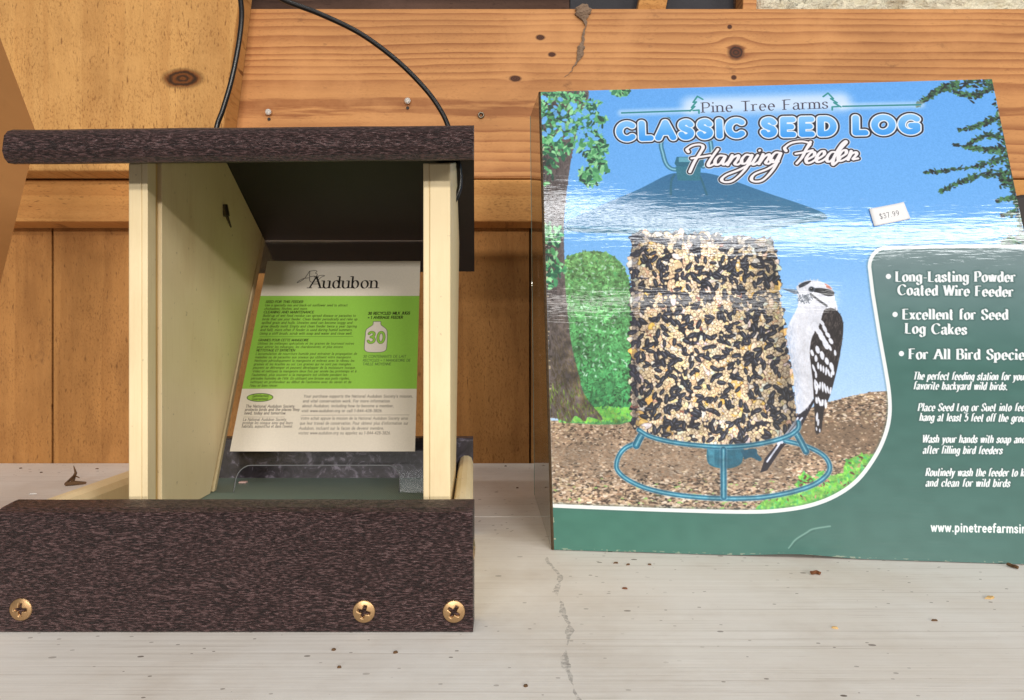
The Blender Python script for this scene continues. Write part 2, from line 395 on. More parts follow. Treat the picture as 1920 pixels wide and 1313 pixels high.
    lid = smooth([(1058,440),(1064,424),(1130,392),(1200,362),(1250,336),(1275,330),(1325,330),(1370,342),(1440,368),(1510,392),(1552,410),(1548,422),(1500,428),(1430,440),(1340,447),(1180,447),(1090,445)], 4)
    b, cov = c.cover(lid)
    x0, y0, x1, y1 = b
    yy = (np.arange(y0, y1)[:, None]-y0)/(y1-y0)*np.ones((1, x1-x0)); xx = (np.arange(x0, x1)[None]-x0)/(x1-x0)*np.ones((y1-y0, 1))
    colr = np.stack([40+22*yy, 100+16*yy, 146+4*yy], -1)/255.
    fade = np.clip(.70+.45*xx*1.4, 0, .97)
    c.blend(b, cov*fade, colr)
    c.line(smooth([(1064,438),(1150,443),(1300,446),(1430,438),(1500,426),(1549,414)], 5), 7, (36, 104, 134), .8)
    c.line(smooth([(1064,432),(1150,437),(1300,439),(1430,431),(1500,419),(1545,408)], 5), 1.6, (150, 206, 226), .6)
    for xs in ((1262, 1258), (1320, 1326)):
        c.line(smooth([(xs[0]+(6 if xs[0] < 1290 else -6),334),(xs[0],346),(xs[1]+3,372)], 5), 4, (40, 96, 118), .8)
    for pl, col in (([(1270,318),(1318,318),(1316,345),(1274,345)], (46, 112, 136)), ([(1272,299),(1322,299),(1324,314),(1320,318),(1272,318),(1268,312)], (36, 100, 128)), ([(1276,300),(1300,300),(1300,309),(1276,309)], (92, 160, 186))):
        c.poly(pl, col)
    # ---- seed log
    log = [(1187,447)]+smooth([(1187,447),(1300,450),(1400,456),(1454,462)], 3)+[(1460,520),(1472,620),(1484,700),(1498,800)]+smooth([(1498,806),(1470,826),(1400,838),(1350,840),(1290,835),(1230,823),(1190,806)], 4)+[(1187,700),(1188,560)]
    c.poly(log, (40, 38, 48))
    P = np.array(log); lo, hi = P.min(0), P.max(0)
    def spread(n): 
        p = lo+rs.rand(n, 2)*(hi-lo); return p[inside(P, p)]
    patch = .25+.5*(.35*vnoise(rs, 40, 34, 10, 8)+.65*vnoise(rs, 40, 34, 24, 20))
    def dens(p): return patch[int((p[1]-lo[1])/(hi[1]-lo[1]+1)*40), int((p[0]-lo[0])/(hi[0]-lo[0]+1)*34)]
    for p in spread(2600):
        a = rs.rand()*3.1; k = 6.5+4*rs.rand(); v = rs.rand()
        c.convex(dab(rs, p, k+.8, k*.42+.8, a, 8, .1), (18, 18, 24))
        c.convex(dab(rs, p, k, k*.42, a, 8, .1), (36+24*v, 38+26*v, 50+32*v))
        if v > .45:
            o = np.array((math.sin(a), -math.cos(a)))*k*.12
            c.convex(dab(rs, p+o, k*.6, k*.09, a, 6, .1), (104, 112, 132), .75)
    def seed(p, k, f, a, col, jag=.16):
        c.convex(dab(rs, p, k+1.0, k*f+1.0, a, 9, jag), (66, 50, 42), .6)
        c.convex(dab(rs, p, k, k*f, a, 9, jag), col)
        c.convex(dab(rs, p+np.array((-.18*k, -.2*k*f)), k*.5, k*f*.42, a, 7, .2), np.clip(np.array(col)*1.1+12, 0, 255), .7)
    for p in spread(2300):
        if dens(p) < .36+.22*rs.rand(): continue
        a = rs.rand()*3.1; r = rs.rand()
        if r < .60: seed(p, 6.5+3.5*rs.rand(), .55, a, (222+14*rs.rand(), 200+20*rs.rand(), 158+30*rs.rand()))
        elif r < .70: seed(p, 8.5+4*rs.rand(), .62, a, (232, 184+14*rs.rand(), 96+24*rs.rand()))
        elif r < .77: seed(p, 9+4*rs.rand(), .6, a, (208+16*rs.rand(), 172+20*rs.rand(), 140+20*rs.rand()))
        elif r < .79: seed(p, 8.5, .55, a, (150, 92, 78))
        else: seed(p, 9+4*rs.rand(), .5, a, (226-20*rs.rand(), 222-22*rs.rand(), 214-24*rs.rand()))
    for p in spread(4200):
        if dens(p) < .28+.42*rs.rand(): continue
        k = 2.4+1.8*rs.rand()**2; v = rs.rand()
        c.convex(dab(rs, p, k+.8, k+.8, 0, 8, .05), (92, 70, 52), .7)
        c.convex(dab(rs, p, k, k, 0, 8, .06), (214+28*v, 196+28*v, 160+40*v))
    for p in spread(640):
        a = rs.rand()*3.1; k = 6+3.5*rs.rand()
        c.convex(dab(rs, p, k+.8, k*.42+.8, a, 8, .1), (16, 16, 22)); c.convex(dab(rs, p, k, k*.42, a, 8, .1), (44, 46, 58))
        c.convex(dab(rs, p+np.array((math.sin(a), -math.cos(a)))*k*.12, k*.6, k*.09, a, 6, .1), (120, 128, 146), .75)
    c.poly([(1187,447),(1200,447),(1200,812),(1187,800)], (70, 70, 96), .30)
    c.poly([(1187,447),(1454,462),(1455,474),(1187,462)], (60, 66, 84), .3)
    # ---- woodpecker
    tail = [(1518,748),(1532,760),(1508,806),(1470,848),(1442,888),(1429,892),(1438,866),(1462,838),(1492,806),(1500,784)]
    c.poly(tail, (34, 32, 44))
    for a_, b_ in (((1500,792),(1442,872)), ((1508,792),(1470,838)), ((1496,800),(1462,840))):
        c.line([a_, b_], 3.2, (206, 214, 236))
    body = smooth([(1497,548),(1508,540),(1522,536),(1541,538),(1558,545),(1566,556),(1570,574),(1574,594),(1560,640),(1540,690),(1533,735),(1527,760),(1512,778),(1499,783),(1494,745),(1492,715),(1486,684),(1480,652),(1479,632),(1486,612),(1497,592),(1501,578),(1500,566)], 4)
    c.poly(body, (212, 218, 234))
    P = np.array(body); pts = np.c_[1476+rs.rand(2200)*100, 535+rs.rand(2200)*250]; pts = pts[inside(P, pts)]
    for x, y in pts:
        sh = np.clip((1500+.12*(y-640)-x)/26, 0, 1) if y > 590 else 0
        v = rs.rand()
        col = np.array((222, 226, 240))*(.90+.14*v)-np.array((84, 58, 28))*sh*.8
        c.convex(dab(rs, (x, y), 4.5, 1.1, 1.5+rs.randn()*.25, 5, .2), np.clip(col, 0, 255), .6)
    wing = smooth([(1549,592),(1562,588),(1574,594),(1583,608),(1585,632),(1580,668),(1574,700),(1567,728),(1560,752),(1550,775),(1546,800),(1543,818),(1533,819),(1532,795),(1530,760),(1528,724),(1523,676),(1526,645),(1540,622)], 4)
    c.poly(wing, (38, 33, 36))
    P = np.array(wing); pts = np.c_[1520+rs.rand(900)*70, 585+rs.rand(900)*100]; pts = pts[inside(P, pts)]
    for x, y in pts: c.convex(dab(rs, (x, y), 4.2, .7, 1.75+rs.randn()*.3, 5, .2), (96, 88, 86) if rs.rand() < .35 else (26, 22, 24), .6)
    def spots(a_, b_, n, l, w, ang):
        for k in range(n):
            f = k/max(1, n-1); c.convex(dab(rs, (a_[0]+(b_[0]-a_[0])*f, a_[1]+(b_[1]-a_[1])*f), l*(.8+.4*rs.rand()), w, ang+rs.randn()*.12, 8, .12), (222, 228, 244))
    spots((1533,622),(1552,655),4,10,5,1.1); spots((1545,616),(1562,650),4,8,3.6,1.05); spots((1560,662),(1570,672),2,7,2.6,1.2)
    spots((1537,666),(1563,697),4,8.5,4.2,1.25); spots((1527,672),(1534,682),2,7,3,1.5); spots((1565,700),(1566,708),2,6,3,1.4)
    spots((1538,696),(1563,712),6,7.5,2.2,1.5); spots((1530,700),(1534,712),2,8,2.4,1.4)
    spots((1532,728),(1561,742),7,9,2.1,1.5); spots((1533,735),(1536,740),2,9,2.4,1.6); spots((1535,760),(1552,766),4,8,2.6,1.55); spots((1536,790),(1538,800),2,8,2.4,1.6); spots((1535,812),(1541,815),2,4,1.6,1.5)
    c.poly(smooth([(1501,546),(1510,540),(1525,537),(1516,545),(1503,551)], 3), (44, 48, 60))
    c.poly(smooth([(1550,542),(1558,546),(1564,553),(1554,550)], 3), (196, 128, 116))
    c.poly(smooth([(1530,551),(1545,551),(1566,556),(1567,564),(1556,566),(1540,560),(1530,558)], 3), (26, 28, 36))
    c.convex(dab(rs, (1526,553), 6.5, 5.5, 0, 10, .1), (70, 78, 92)); c.convex(dab(rs, (1526,552.5), 3.4, 3.2, 0, 10, .02), (18, 18, 24)); c.convex(dab(rs, (1525,551.3), .9, .9, 0, 8, 0), (240, 240, 250))
    for k in range(46):
        x, y = 1502+rs.rand()*24, 562+rs.rand()*13
        c.line([(x, y), (x+4*rs.randn(), y+3+4*rs.rand())], 1.2, (54, 66, 84), .8)
    c.line(smooth([(1524,562),(1538,573),(1548,580),(1554,584)], 4), 4, (44, 48, 58))
    c.poly([(1466,550.5),(1498,554),(1503,562),(1494,562)], (72, 94, 118)); c.line([(1467,551),(1498,556)], 1.4, (136, 160, 184))
    # ---- wire base
    def tube(pts, w):
        q = smooth(pts, 6)
        for ww, col in ((w+2.6, (150, 190, 220)), (w, (24, 92, 124)), (w*.6, (40, 122, 152)), (w*.22, (120, 180, 204))):
            c.line(q, ww, col, .5 if ww > w else 1)
    # back of ring is hidden by the log; front parts
    tube([(1196,838),(1176,846),(1164,858),(1158,874),(1160,888),(1178,904),(1214,920),(1264,931),(1320,937),(1374,939),(1430,937),(1480,929),(1522,917),(1547,903),(1559,888),(1557,872),(1543,857),(1513,843),(1476,834)], 8)
    c.poly(smooth([(1329,846),(1395,846),(1396,868),(1390,878),(1372,884),(1348,883),(1332,876),(1328,862)], 3), (38, 106, 132))
    c.poly([(1331,850),(1343,850),(1343,880),(1333,874)], (70, 140, 166), .7)
    c.poly(smooth([(1392,852),(1420,848),(1424,858),(1432,866),(1428,871),(1412,864),(1400,868)], 3), (30, 88, 116))
    tube([(1206,822),(1200,832),(1195,842)], 13); tube([(1496,818),(1506,836),(1515,853)], 12)
    tube([(1200,814),(1222,826),(1262,836),(1310,842),(1360,845),(1410,842),(1454,834),(1484,824),(1500,812),(1501,800)], 8)
    tube([(1360,850),(1360,895),(1360,936)], 11)
    # the print is a soft photograph: large soft tones, a little blur, then grain
    lum = .35*vnoise(rs, H, W, 30, 28)+.35*vnoise(rs, H, W, 70, 66)+.3*vnoise(rs, H, W, 170, 160)
    def tone(poly, amt):
        b, cv = c.cover(poly); x0, y0, x1, y1 = b
        f = 1+(lum[y0:y1, x0:x1]-.5)*amt*cv; c.a[y0:y1, x0:x1] *= f[..., None]
    tone(bush, .7); tone(trunk, .45); tone(ground, .5); tone(body, .18); tone(log, .3)
    b, cv = c.cover(log); x0, y0, x1, y1 = b
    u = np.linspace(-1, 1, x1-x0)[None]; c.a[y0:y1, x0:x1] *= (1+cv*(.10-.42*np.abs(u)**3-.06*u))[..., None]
    b0 = c.a
    for ax in (0, 1, 0, 1): b0 = .25*np.roll(b0, 1, ax)+.5*b0+.25*np.roll(b0, -1, ax)
    c.a = np.clip(.72*b0+.28*c.a+(vnoise(rs, H, W, 520, 500)[..., None]-.5)*.05, 0, 1)
    # ---- green panel with its white border line
    edge = [(2100,468),(1920,470),(1700,473),(1672,474)]+arc(1668,510,34,37,-100,-180,8)+[(1640,560),(1653,640),(1664,700)]+smooth([(1664,700),(1671,745),(1672,785),(1664,822),(1645,862),(1612,905),(1570,934),(1520,952),(1460,961),(1400,963),(1300,961),(1150,956),(1000,950)], 5)
    pan = edge+[(1000,1100),(2120,1100)]
    b, cov = c.cover(pan); x0, y0, x1, y1 = b
    yy = (np.arange(y0, y1)[:, None]-y0)/(y1-y0)*np.ones((1, x1-x0)); xx = (np.arange(x0, x1)[None])/W*np.ones((y1-y0, 1))
    cA, cB, cC = np.array((116,136,142.)), np.array((54,102,96.)), np.array((52,112,98.))
    t = np.clip(yy/.42, 0, 1)[..., None]; left = np.clip((.62-xx)/.5, 0, 1)[..., None]*np.clip((yy-.6)/.3, 0, 1)[..., None]
    colr = (cA*(1-t)+cB*t)*(1-left)+cC*left
    colr += (vnoise(rs, y1-y0, x1-x0, 40, 40)[..., None]-.5)*7
    c.blend(b, cov, colr/255.)
    c.line(edge, 12, (60, 96, 96), .35, 0, 6); c.line(edge, 6.5, (226, 232, 236))
    # ---- writing
    def shadowed(txt, a, b2, h, wgt, skew=0., col=(232, 236, 242)):
        st = text_strokes(txt, a, b2, h, wgt, 'bold', skew, track=.2)
        c.ink(st, (44, 80, 78), .55, 3.5, 7); c.ink(st, col)
    for txt, a, b2 in (('Long-Lasting Powder', (1684,538),(1905,538)), ('Coated Wire Feeder', (1688,563),(1901,566)), ('Excellent for Seed', (1697,609),(1892,609)), ('Log Cakes', (1702,635),(1815,637)), ('For All Bird Species', (1709,683),(1934,684))):
        shadowed(txt, a, b2, 19, .25)
    for x, y in ((1669.5,528.5),(1682,600),(1694,673)):
        c.convex(dab(rs, (x, y), 5, 5, 0, 14, 0), (232, 236, 242))
    for txt, a, b2 in (('The perfect feeding station for your', (1716,721),(1926,722)), ('favorite backyard wild birds.', (1717,739),(1891,740)), ('Place Seed Log or Suet into feeder', (1725,779),(1943,779)), ('hang at least 5 feet off the ground', (1728,797),(1938,799)),
                       ('Wash your hands with soap and water', (1733,837),(1962,838)), ('after filling bird feeders', (1734,857),(1881,858)), ('Routinely wash the feeder to keep dry', (1739,898),(1966,899)), ('and clean for wild birds', (1739,917),(1895,918))):
        shadowed(txt, a, b2, 14, .22, .2)
    c.text('www.pinetreefarmsinc.com', (1749,998), (1975,1002), 14.5, .2, (236, 240, 244), track=.2)
    # logo line, small pine trees and the maker's name with a pale glow
    st = text_strokes('Pine Tree Farms', (1320,213), (1556,205), 19.5, .14, 'thin', track=.17)
    glow = [(np.array([(1302,200),(1578,192)], float), np.array([10., 10.]))]
    for gr, al in ((40, .16), (30, .22), (20, .3), (12, .34)): c.ink(glow, (232, 238, 252), al, gr, 20)
    for a, b2 in (((1168,213.5),(1298,209)), ((1584,201),(1728,198))):
        for gr, al in ((14, .2), (7, .3)): c.line([a, b2], 3, (226, 238, 250), al, gr, 10)
        c.line([a, b2], 3.2, (38, 128, 140))
    tr = [(1321,187),(1311,181),(1303,193),(1309,192),(1300,203),(1306,201),(1297,210)]
    c.line(tr, 3, (38, 136, 140)); c.line([(1303,209),(1314,208),(1314,214)], 3, (38, 136, 140))
    tr = [(1547,182),(1556,175),(1566,186),(1561,186),(1573,194),(1567,194),(1580,202)]
    c.line(tr, 3, (38, 136, 140)); c.line([(1578,201),(1564,202),(1564,208)], 3, (38, 136, 140))
    c.ink(st, (58, 52, 70))
    # title
    def title(txt, a, b2, h):
        s0 = text_strokes(txt, a, b2, h, .42, 'sans', track=.42)
        c.ink(s0, (236, 240, 248), .7, 10.8, 2); c.ink(s0, (26, 24, 40), 1, 9.2, 1.3); c.ink(s0, (222, 234, 248), 1, 3.3, 1.3)
        b, D = c.sdf(s0, 3); x0, y0, x1, y1 = b
        # blue fill, paler towards the top edge of the letters
        yy = np.linspace(0, 1, y1-y0)[:, None, None]*np.ones((1, x1-x0, 1))
        col = (np.array((136, 194, 246.))*(1-yy)+np.array((36, 140, 232.))*yy)/255.
        c.blend(b, np.clip(-D-.2, 0, 1), col)
    title('CLASSIC', (1163,264.5), (1397,257), 29); title('SEED', (1435,256.5), (1568,254), 29); title('LOG', (1606,252.5), (1725,250.5), 29)
    # brush script line
    def sc(*strokes): return [(np.array(smooth(s, 6), float), None) for s in strokes]
    script = sc([(1294,289),(1292,284),(1302,277),(1316,275),(1322,280),(1316,292),(1306,308),(1297,328)],
                [(1300,302),(1318,299),(1336,296)], [(1350,284),(1340,298),(1332,312),(1334,317),(1344,312)],
                [(1362,297),(1352,297),(1345,306),(1346,314),(1354,312),(1364,298),(1359,310),(1362,314),(1370,308)],
                [(1377,296),(1368,314),(1378,301),(1388,296),(1388,302),(1382,312),(1388,314),(1396,307)],
                [(1412,296),(1403,295),(1395,304),(1396,312),(1404,310),(1414,296),(1402,322),(1380,344),(1364,348),(1357,343),(1366,334),(1390,324),(1412,312),(1420,305)],
                [(1425,296),(1416,310),(1418,314),(1428,308)],[(1428,287),(1429,286)],
                [(1435,294),(1427,312),(1437,299),(1446,294),(1446,300),(1440,310),(1446,312),(1454,305)],
                [(1466,291),(1458,291),(1450,301),(1451,309),(1459,307),(1468,292),(1456,320),(1436,343),(1420,347),(1413,342),(1420,332),(1444,322),(1464,308)],
                [(1478,287),(1476,281),(1488,272),(1508,269),(1522,273),(1519,280)], [(1524,270),(1516,284),(1508,300),(1498,312)], [(1496,293),(1512,290),(1528,286)],
                [(1518,304),(1530,297),(1531,290),(1524,291),(1516,302),(1518,311),(1528,308),(1538,300)],
                [(1538,303),(1549,295),(1549,288),(1542,290),(1535,301),(1537,309),(1547,306),(1557,298)],
                [(1572,290),(1563,290),(1555,300),(1556,308),(1564,305),(1580,284),(1590,272),(1588,269),(1580,278),(1568,300),(1566,314),(1574,308),(1580,300)],
                [(1580,300),(1590,293),(1590,286),(1583,288),(1576,299),(1578,307),(1588,304),(1598,296)],
                [(1600,288),(1594,304),(1600,294),(1608,290),(1610,294),(1604,303),(1613,302)])
    s1 = []
    for p, _ in script:
        d = np.gradient(p, axis=0); ang = np.arctan2(-d[:, 1], d[:, 0])
        s1.append((p, 5.2*np.maximum(.55, np.abs(np.sin(ang-math.radians(10))))))
    c.ink(s1, (226, 232, 244), 1, 8.5, 2); c.ink(s1, (38, 34, 46), 1, 6.5, 1.5); c.ink(s1, (232, 230, 238), 1, 1.2, 1.2)
    # crease in the green and rubbed edges
    c.line(smooth([(1482,1030),(1494,1014),(1515,1001),(1528,994),(1560,989)], 5), 2, (170, 206, 198), .5, .5, 3)
    c.line(smooth([(1484,1032),(1496,1017),(1516,1004),(1530,997)], 5), 1.6, (40, 84, 78), .5, .5, 3)
    wear = vnoise(rs, H, W, 260, 200)
    e = np.zeros((H, W), np.float32); e[:, :6] = 1; e[-5:, :] = .7; e[:, -4:] = .8
    c.a = c.a*(1-(e*(wear > .74)*.7)[..., None])+np.array((.78, .72, .62), np.float32)*(e*(wear > .74)*.7)[..., None]
    return c.a

def paint_card(W=900, H=1196):
    rs = np.random.RandomState(3)
    c = Canvas(W, H, np.eye(3), (234, 226, 214))
    def y(p): return p
    # layout in its own coordinates: 900 wide, 1196 tall
    c.convex([(0,250),(W,250),(W,845),(0,845)], (152, 207, 84))
    # flying-bird outline over the name
    bird = [[(238,120),(250,92),(258,74),(262,112),(285,110),(300,112)], [(258,74),(290,70),(300,78),(292,88),(304,96),(300,112)], [(300,112),(330,104),(348,108),(332,116),(318,132)], [(318,132),(310,150),(270,150),(262,112)], [(238,120),(220,142),(196,158),(202,146),(228,128),(262,122)]]
    for s in bird: c.line(smooth(s, 5), 3, (50, 44, 42))
    c.text('Audubon', (270,196), (660,196), 82, .13, (30, 26, 26), 'serif', track=.14)
    T = (54, 62, 30)
    def para(lines, x, x1, y0, dy, h, wgt, bold=(), col=T, skew=.12):
        for i, (s, f) in enumerate(lines):
            if not s: continue
            yb = y0+i*dy
            c.text(s, (x, yb), (x+(x1-x)*f, yb), h, wgt*(1.5 if i in bold else 1), col, 'sans', skew)
    para([('SEED FOR THIS FEEDER', .40), ('Use a specialty mix and black-oil sunflower seed to attract', .88), ('chickadees, finches, and more.', .46), ('CLEANING AND MAINTENANCE', .53),
          ('Build-up of wet food residue can spread disease or parasites to', .98), ('birds that use your feeder. Clean feeder periodically and rake up', 1.), ('spilled grain and hulls. Uneaten seed can become soggy and', .95),
          ('grow deadly mold. Empty and clean feeder twice a year (spring', 1.), ('and fall), more often if feeder is used during humid summers.', .96), ('Using a stiff brush, scrub with soap and water and rinse well.', .96)], 36, 560, 298, 23.5, 15, .12, (0, 3))
    c.line([(40,524),(545,522)], 2, (70, 96, 40))
    para([('GRAINES POUR CETTE MANGEOIRE', .50), ('Utilisez les mélanges spécialisés et les graines de tournesol noires', .96), ('pour attirer les mésanges, les chardonnerets, et plus encore.', .86), ('NETTOYAGE ET ENTRETIEN', .38),
          ("L'accumulation de nourriture humide peut entrainer la propagation de", 1.), ('maladies ou de parasites aux oiseaux qui utilisent votre mangeoire.', .95), ('Nettoyez périodiquement la mangeoire et enlevez avec le râteau les', .98),
          ('graines et les écailles au sol. Les graines qui ne sont pas mangées', .95), ('peuvent se détremper et peuvent développer de la moisissure toxique.', 1.), ('Videz et nettoyez la mangeoire deux fois par année (au printemps et à', 1.01),
          ("l'automne), plus souvent si la mangeoire est utilisée pendant les", .92), ("périodes humides de l'été. En utilisant une brosse aux poils rigides,", .95), ("nettoyez en profondeur au début de l'automne avec du savon et de", .97), ("l'eau et bien rincer.", .27)], 36, 575, 552, 21.6, 14, .11, (0, 3))
    c.text('30 RECYCLED MILK JUGS', (618,378), (850,376), 17, .2, (34, 40, 20), skew=.1)
    c.text('= 1 AVERAGE FEEDER', (618,406), (812,404), 17, .19, (34, 40, 20), skew=.1)
    jug = smooth([(650,424),(648,446),(630,462),(614,480),(612,520),(612,590),(618,612),(640,622),(700,622),(726,612),(732,590),(732,520),(728,482),(712,462),(694,446),(692,424)], 5)
    c.poly(jug, (224, 216, 206)); c.line(jug+jug[:1], 3, (92, 96, 84))
    s30 = text_strokes('30', (628,562), (718,562), 68, .2, 'sans', track=.2)
    c.ink(s30, (96, 120, 60), 1, 1.2); c.ink(s30, (150, 204, 80), 1, -1.6)
    for s, x1, yb in (('30 CONTENANTS DE LAIT', 838, 656), ('RECYCLÉS = 1 MANGEOIRE DE'.replace('É', 'E'), 862, 680), ('TAILLE MOYENNE', 760, 703)):
        c.text(s, (610, yb), (x1, yb), 15, .12, (70, 92, 60), skew=.1)
    for k, col in ((0, (70, 90, 50)), (4, (160, 208, 84))):
        c.convex(dab(rs, (100, 896), 68-k, 25-k, 0, 28, 0), col)
    c.text('Satisfaction', (60,893), (142,893), 14, .13, (50, 70, 30), skew=.1); c.text('Guaranteed', (60,911), (140,911), 14, .13, (50, 70, 30), skew=.1)
    D = (92, 82, 78)
    for s, x, x1, yb, wgt in (('The National Audubon Society', 36, 282, 954, .13), ('protects birds and the places they', 36, 310, 973, .13), ('need, today and tomorrow.', 36, 246, 993, .13),
                          ('La National Audubon Society', 36, 250, 1029, .10), ('protège les oiseaux ainsi que leurs', 36, 285, 1048, .10), ("habitats, aujourd'hui et dans l'avenir.", 36, 290, 1067, .10),
                          ("Your purchase supports the National Audubon Society's mission,", 322, 880, 896, .11), ('and vital conservation work. For more information', 322, 764, 924, .11), ('about Audubon, including how to become a member,', 322, 786, 952, .11), ('visit www.audubon.org or call 1-844-428-3826.', 322, 730, 980, .11),
                          ('Votre achat appuie la mission de la National Audubon Society ainsi', 322, 860, 1022, .09), ('que leur travail de conservation. Pour obtenir plus d\'information sur', 322, 862, 1050, .09), ('Audubon, incluant sur la façon de devenir membre,'.replace('ç', 'c'), 322, 742, 1078, .09), ('visitez www.audubon.org ou appelez au 1-844-428-3826.', 322, 778, 1104, .09)):
        c.text(s, (x, yb), (x1, yb), 15.5, wgt, D, skew=.06)
    c.line([(36,1008),(240,1008)], 1.6, (140, 128, 120)); c.line([(322,998),(866,996)], 1.6, (120, 110, 104))
    c.a *= (.985+.03*vnoise(rs, H, W, 300, 220))[..., None]
    return np.clip(c.a, 0, 1)

def paint_sticker(W=330, H=180):
    rs = np.random.RandomState(5)
    c = Canvas(W, H, np.eye(3), (226, 228, 232))
    x = 75
    for ch, w in (('$', 26), ('3', 28), ('7', 28), ('.', 14), ('9', 28), ('9', 28)):
        c.text(ch, (x, 122), (x+w-(4 if ch != '.' else 8), 122), 50, .09, (86, 84, 90)); x += w+6
    c.a *= (.97+.06*vnoise(rs, H, W, 60, 100))[..., None]
    return np.clip(c.a, 0, 1)

def paint_side(W=700, H=1560):
    """left side of the carton: dark green with the name running down it"""
    rs = np.random.RandomState(9)
    c = Canvas(W, H, np.eye(3), (58, 60, 40))
    g = np.linspace(0, 1, H)[:, None, None]
    c.a[:] = (np.array((44, 46, 34.))*(1-g)+np.array((40, 72, 60.))*g)/255.
    st = text_strokes('SEED LOG', (380,620), (380,1230), 90, .24, 'sans', track=.3)
    c.ink(st, (178, 172, 160), .9, 7, 2); c.ink(st, (84, 72, 56), 1, 1, 2)
    st = text_strokes('CLASSIC', (380,150), (380,560), 90, .24, 'sans', track=.3)
    c.ink(st, (150, 138, 120), .7, 7, 2); c.ink(st, (84, 70, 50), 1, 1, 2)
    c.a *= (.95+.1*vnoise(rs, H, W, 90, 60))[..., None]
    return np.clip(c.a, 0, 1)
# ---------------------------------------------------------------- helpers
def P(px, py, Y):
    """millimetres: the point at depth Y behind picture position px, py (used only to measure sizes and places)"""
    return ((px-960)/1330*Y, Y, CH+(656-py)/1330*Y)
def link(name, bm, mat, parent=None, smooth_=False, uv=None):
    bmesh.ops.recalc_face_normals(bm, faces=bm.faces[:]) if uv is None else None
    me = bpy.data.meshes.new(name); bm.to_mesh(me); bm.free()
    o = bpy.data.objects.new(name, me); COL.objects.link(o)
    for m in (mat if isinstance(mat, (list, tuple)) else [mat]): me.materials.append(m)
    if smooth_:
        for p in me.polygons: p.use_smooth = True
    if parent: o.parent = parent
    return o
def tag(o, label=None, cat=None, group=None, kind=None):
    if label: o['label'] = label
    if cat: o['category'] = cat
    if group: o['group'] = group
    if kind: o['kind'] = kind
    return o
def empty(name, label, cat):
    o = bpy.data.objects.new(name, None); COL.objects.link(o); o.empty_display_size = .02
    return tag(o, label, cat)
def V(p): return Vector(p)*MM
def hexa(bm, c, bev=0, seg=2):
    """8 corners: bottom ring then top ring (same order)"""
    v = [bm.verts.new(V(p)) for p in c]
    fs = [bm.faces.new([v[i] for i in f]) for f in ((0,1,2,3),(4,5,6,7),(0,1,5,4),(1,2,6,5),(2,3,7,6),(3,0,4,7))]
    if bev:
        es = list({e for f in fs for e in f.edges})
        bmesh.ops.bevel(bm, geom=es, offset=bev*MM, segments=seg, affect='EDGES', profile=.5)
def boxm(bm, a, b, bev=0, seg=2):
    (x0, y0, z0), (x1, y1, z1) = a, b
    hexa(bm, [(x0,y0,z0),(x1,y0,z0),(x1,y1,z0),(x0,y1,z0),(x0,y0,z1),(x1,y0,z1),(x1,y1,z1),(x0,y1,z1)], bev, seg)
def prism(bm, poly, f0, f1, bev=0, seg=2):
    """poly: 2-D points; f0/f1 turn them into the two end outlines"""
    a = [bm.verts.new(V(f0(*p))) for p in poly]; b = [bm.verts.new(V(f1(*p))) for p in poly]
    n = len(poly)
    fs = [bm.faces.new(a), bm.faces.new(b[::-1])]+[bm.faces.new((a[i], b[i], b[(i+1) % n], a[(i+1) % n])) for i in range(n)]
    if bev:
        bmesh.ops.bevel(bm, geom=list({e for f in fs for e in f.edges}), offset=bev*MM, segments=seg, affect='EDGES', profile=.5)
def tube(bm, pts, r, n=12, taper=None):
    pts = [Vector(p) for p in pts]; rings = []; prev = None
    for i, p in enumerate(pts):
        d = (pts[min(i+1, len(pts)-1)]-pts[max(i-1, 0)]).normalized()
        if prev is None: a = d.orthogonal().normalized()
        else: a = (prev-d*prev.dot(d)).normalized()
        prev = a; b = d.cross(a); rr = r*(taper[i] if taper else 1)
        rings.append([bm.verts.new(V(p+(a*math.cos(t)+b*math.sin(t))*rr)) for t in [k*2*math.pi/n for k in range(n)]])
    for q, w in zip(rings, rings[1:]):
        for k in range(n): bm.faces.new((q[k], q[(k+1) % n], w[(k+1) % n], w[k]))
    bm.faces.new(rings[0][::-1]); bm.faces.new(rings[-1])
def cr(pts, n=8):
    p = [pts[0]]+list(pts)+[pts[-1]]; p = [Vector(q) for q in p]; out = []
    for i in range(1, len(p)-2):
        for k in range(n):
            t = k/n
            out.append(.5*(2*p[i]+(p[i+1]-p[i-1])*t+(2*p[i-1]-5*p[i]+4*p[i+1]-p[i+2])*t*t+(3*p[i]-p[i-1]-3*p[i+1]+p[i+2])*t**3))
    return out+[p[-2]]
def ripple(o, amp, freq, seed=0):
    """slight unevenness of real edges"""
    from mathutils import noise
    for v in o.data.vertices:
        v.co += Vector(noise.noise_vector(v.co*freq+Vector((seed, 0, 0))))*amp*MM

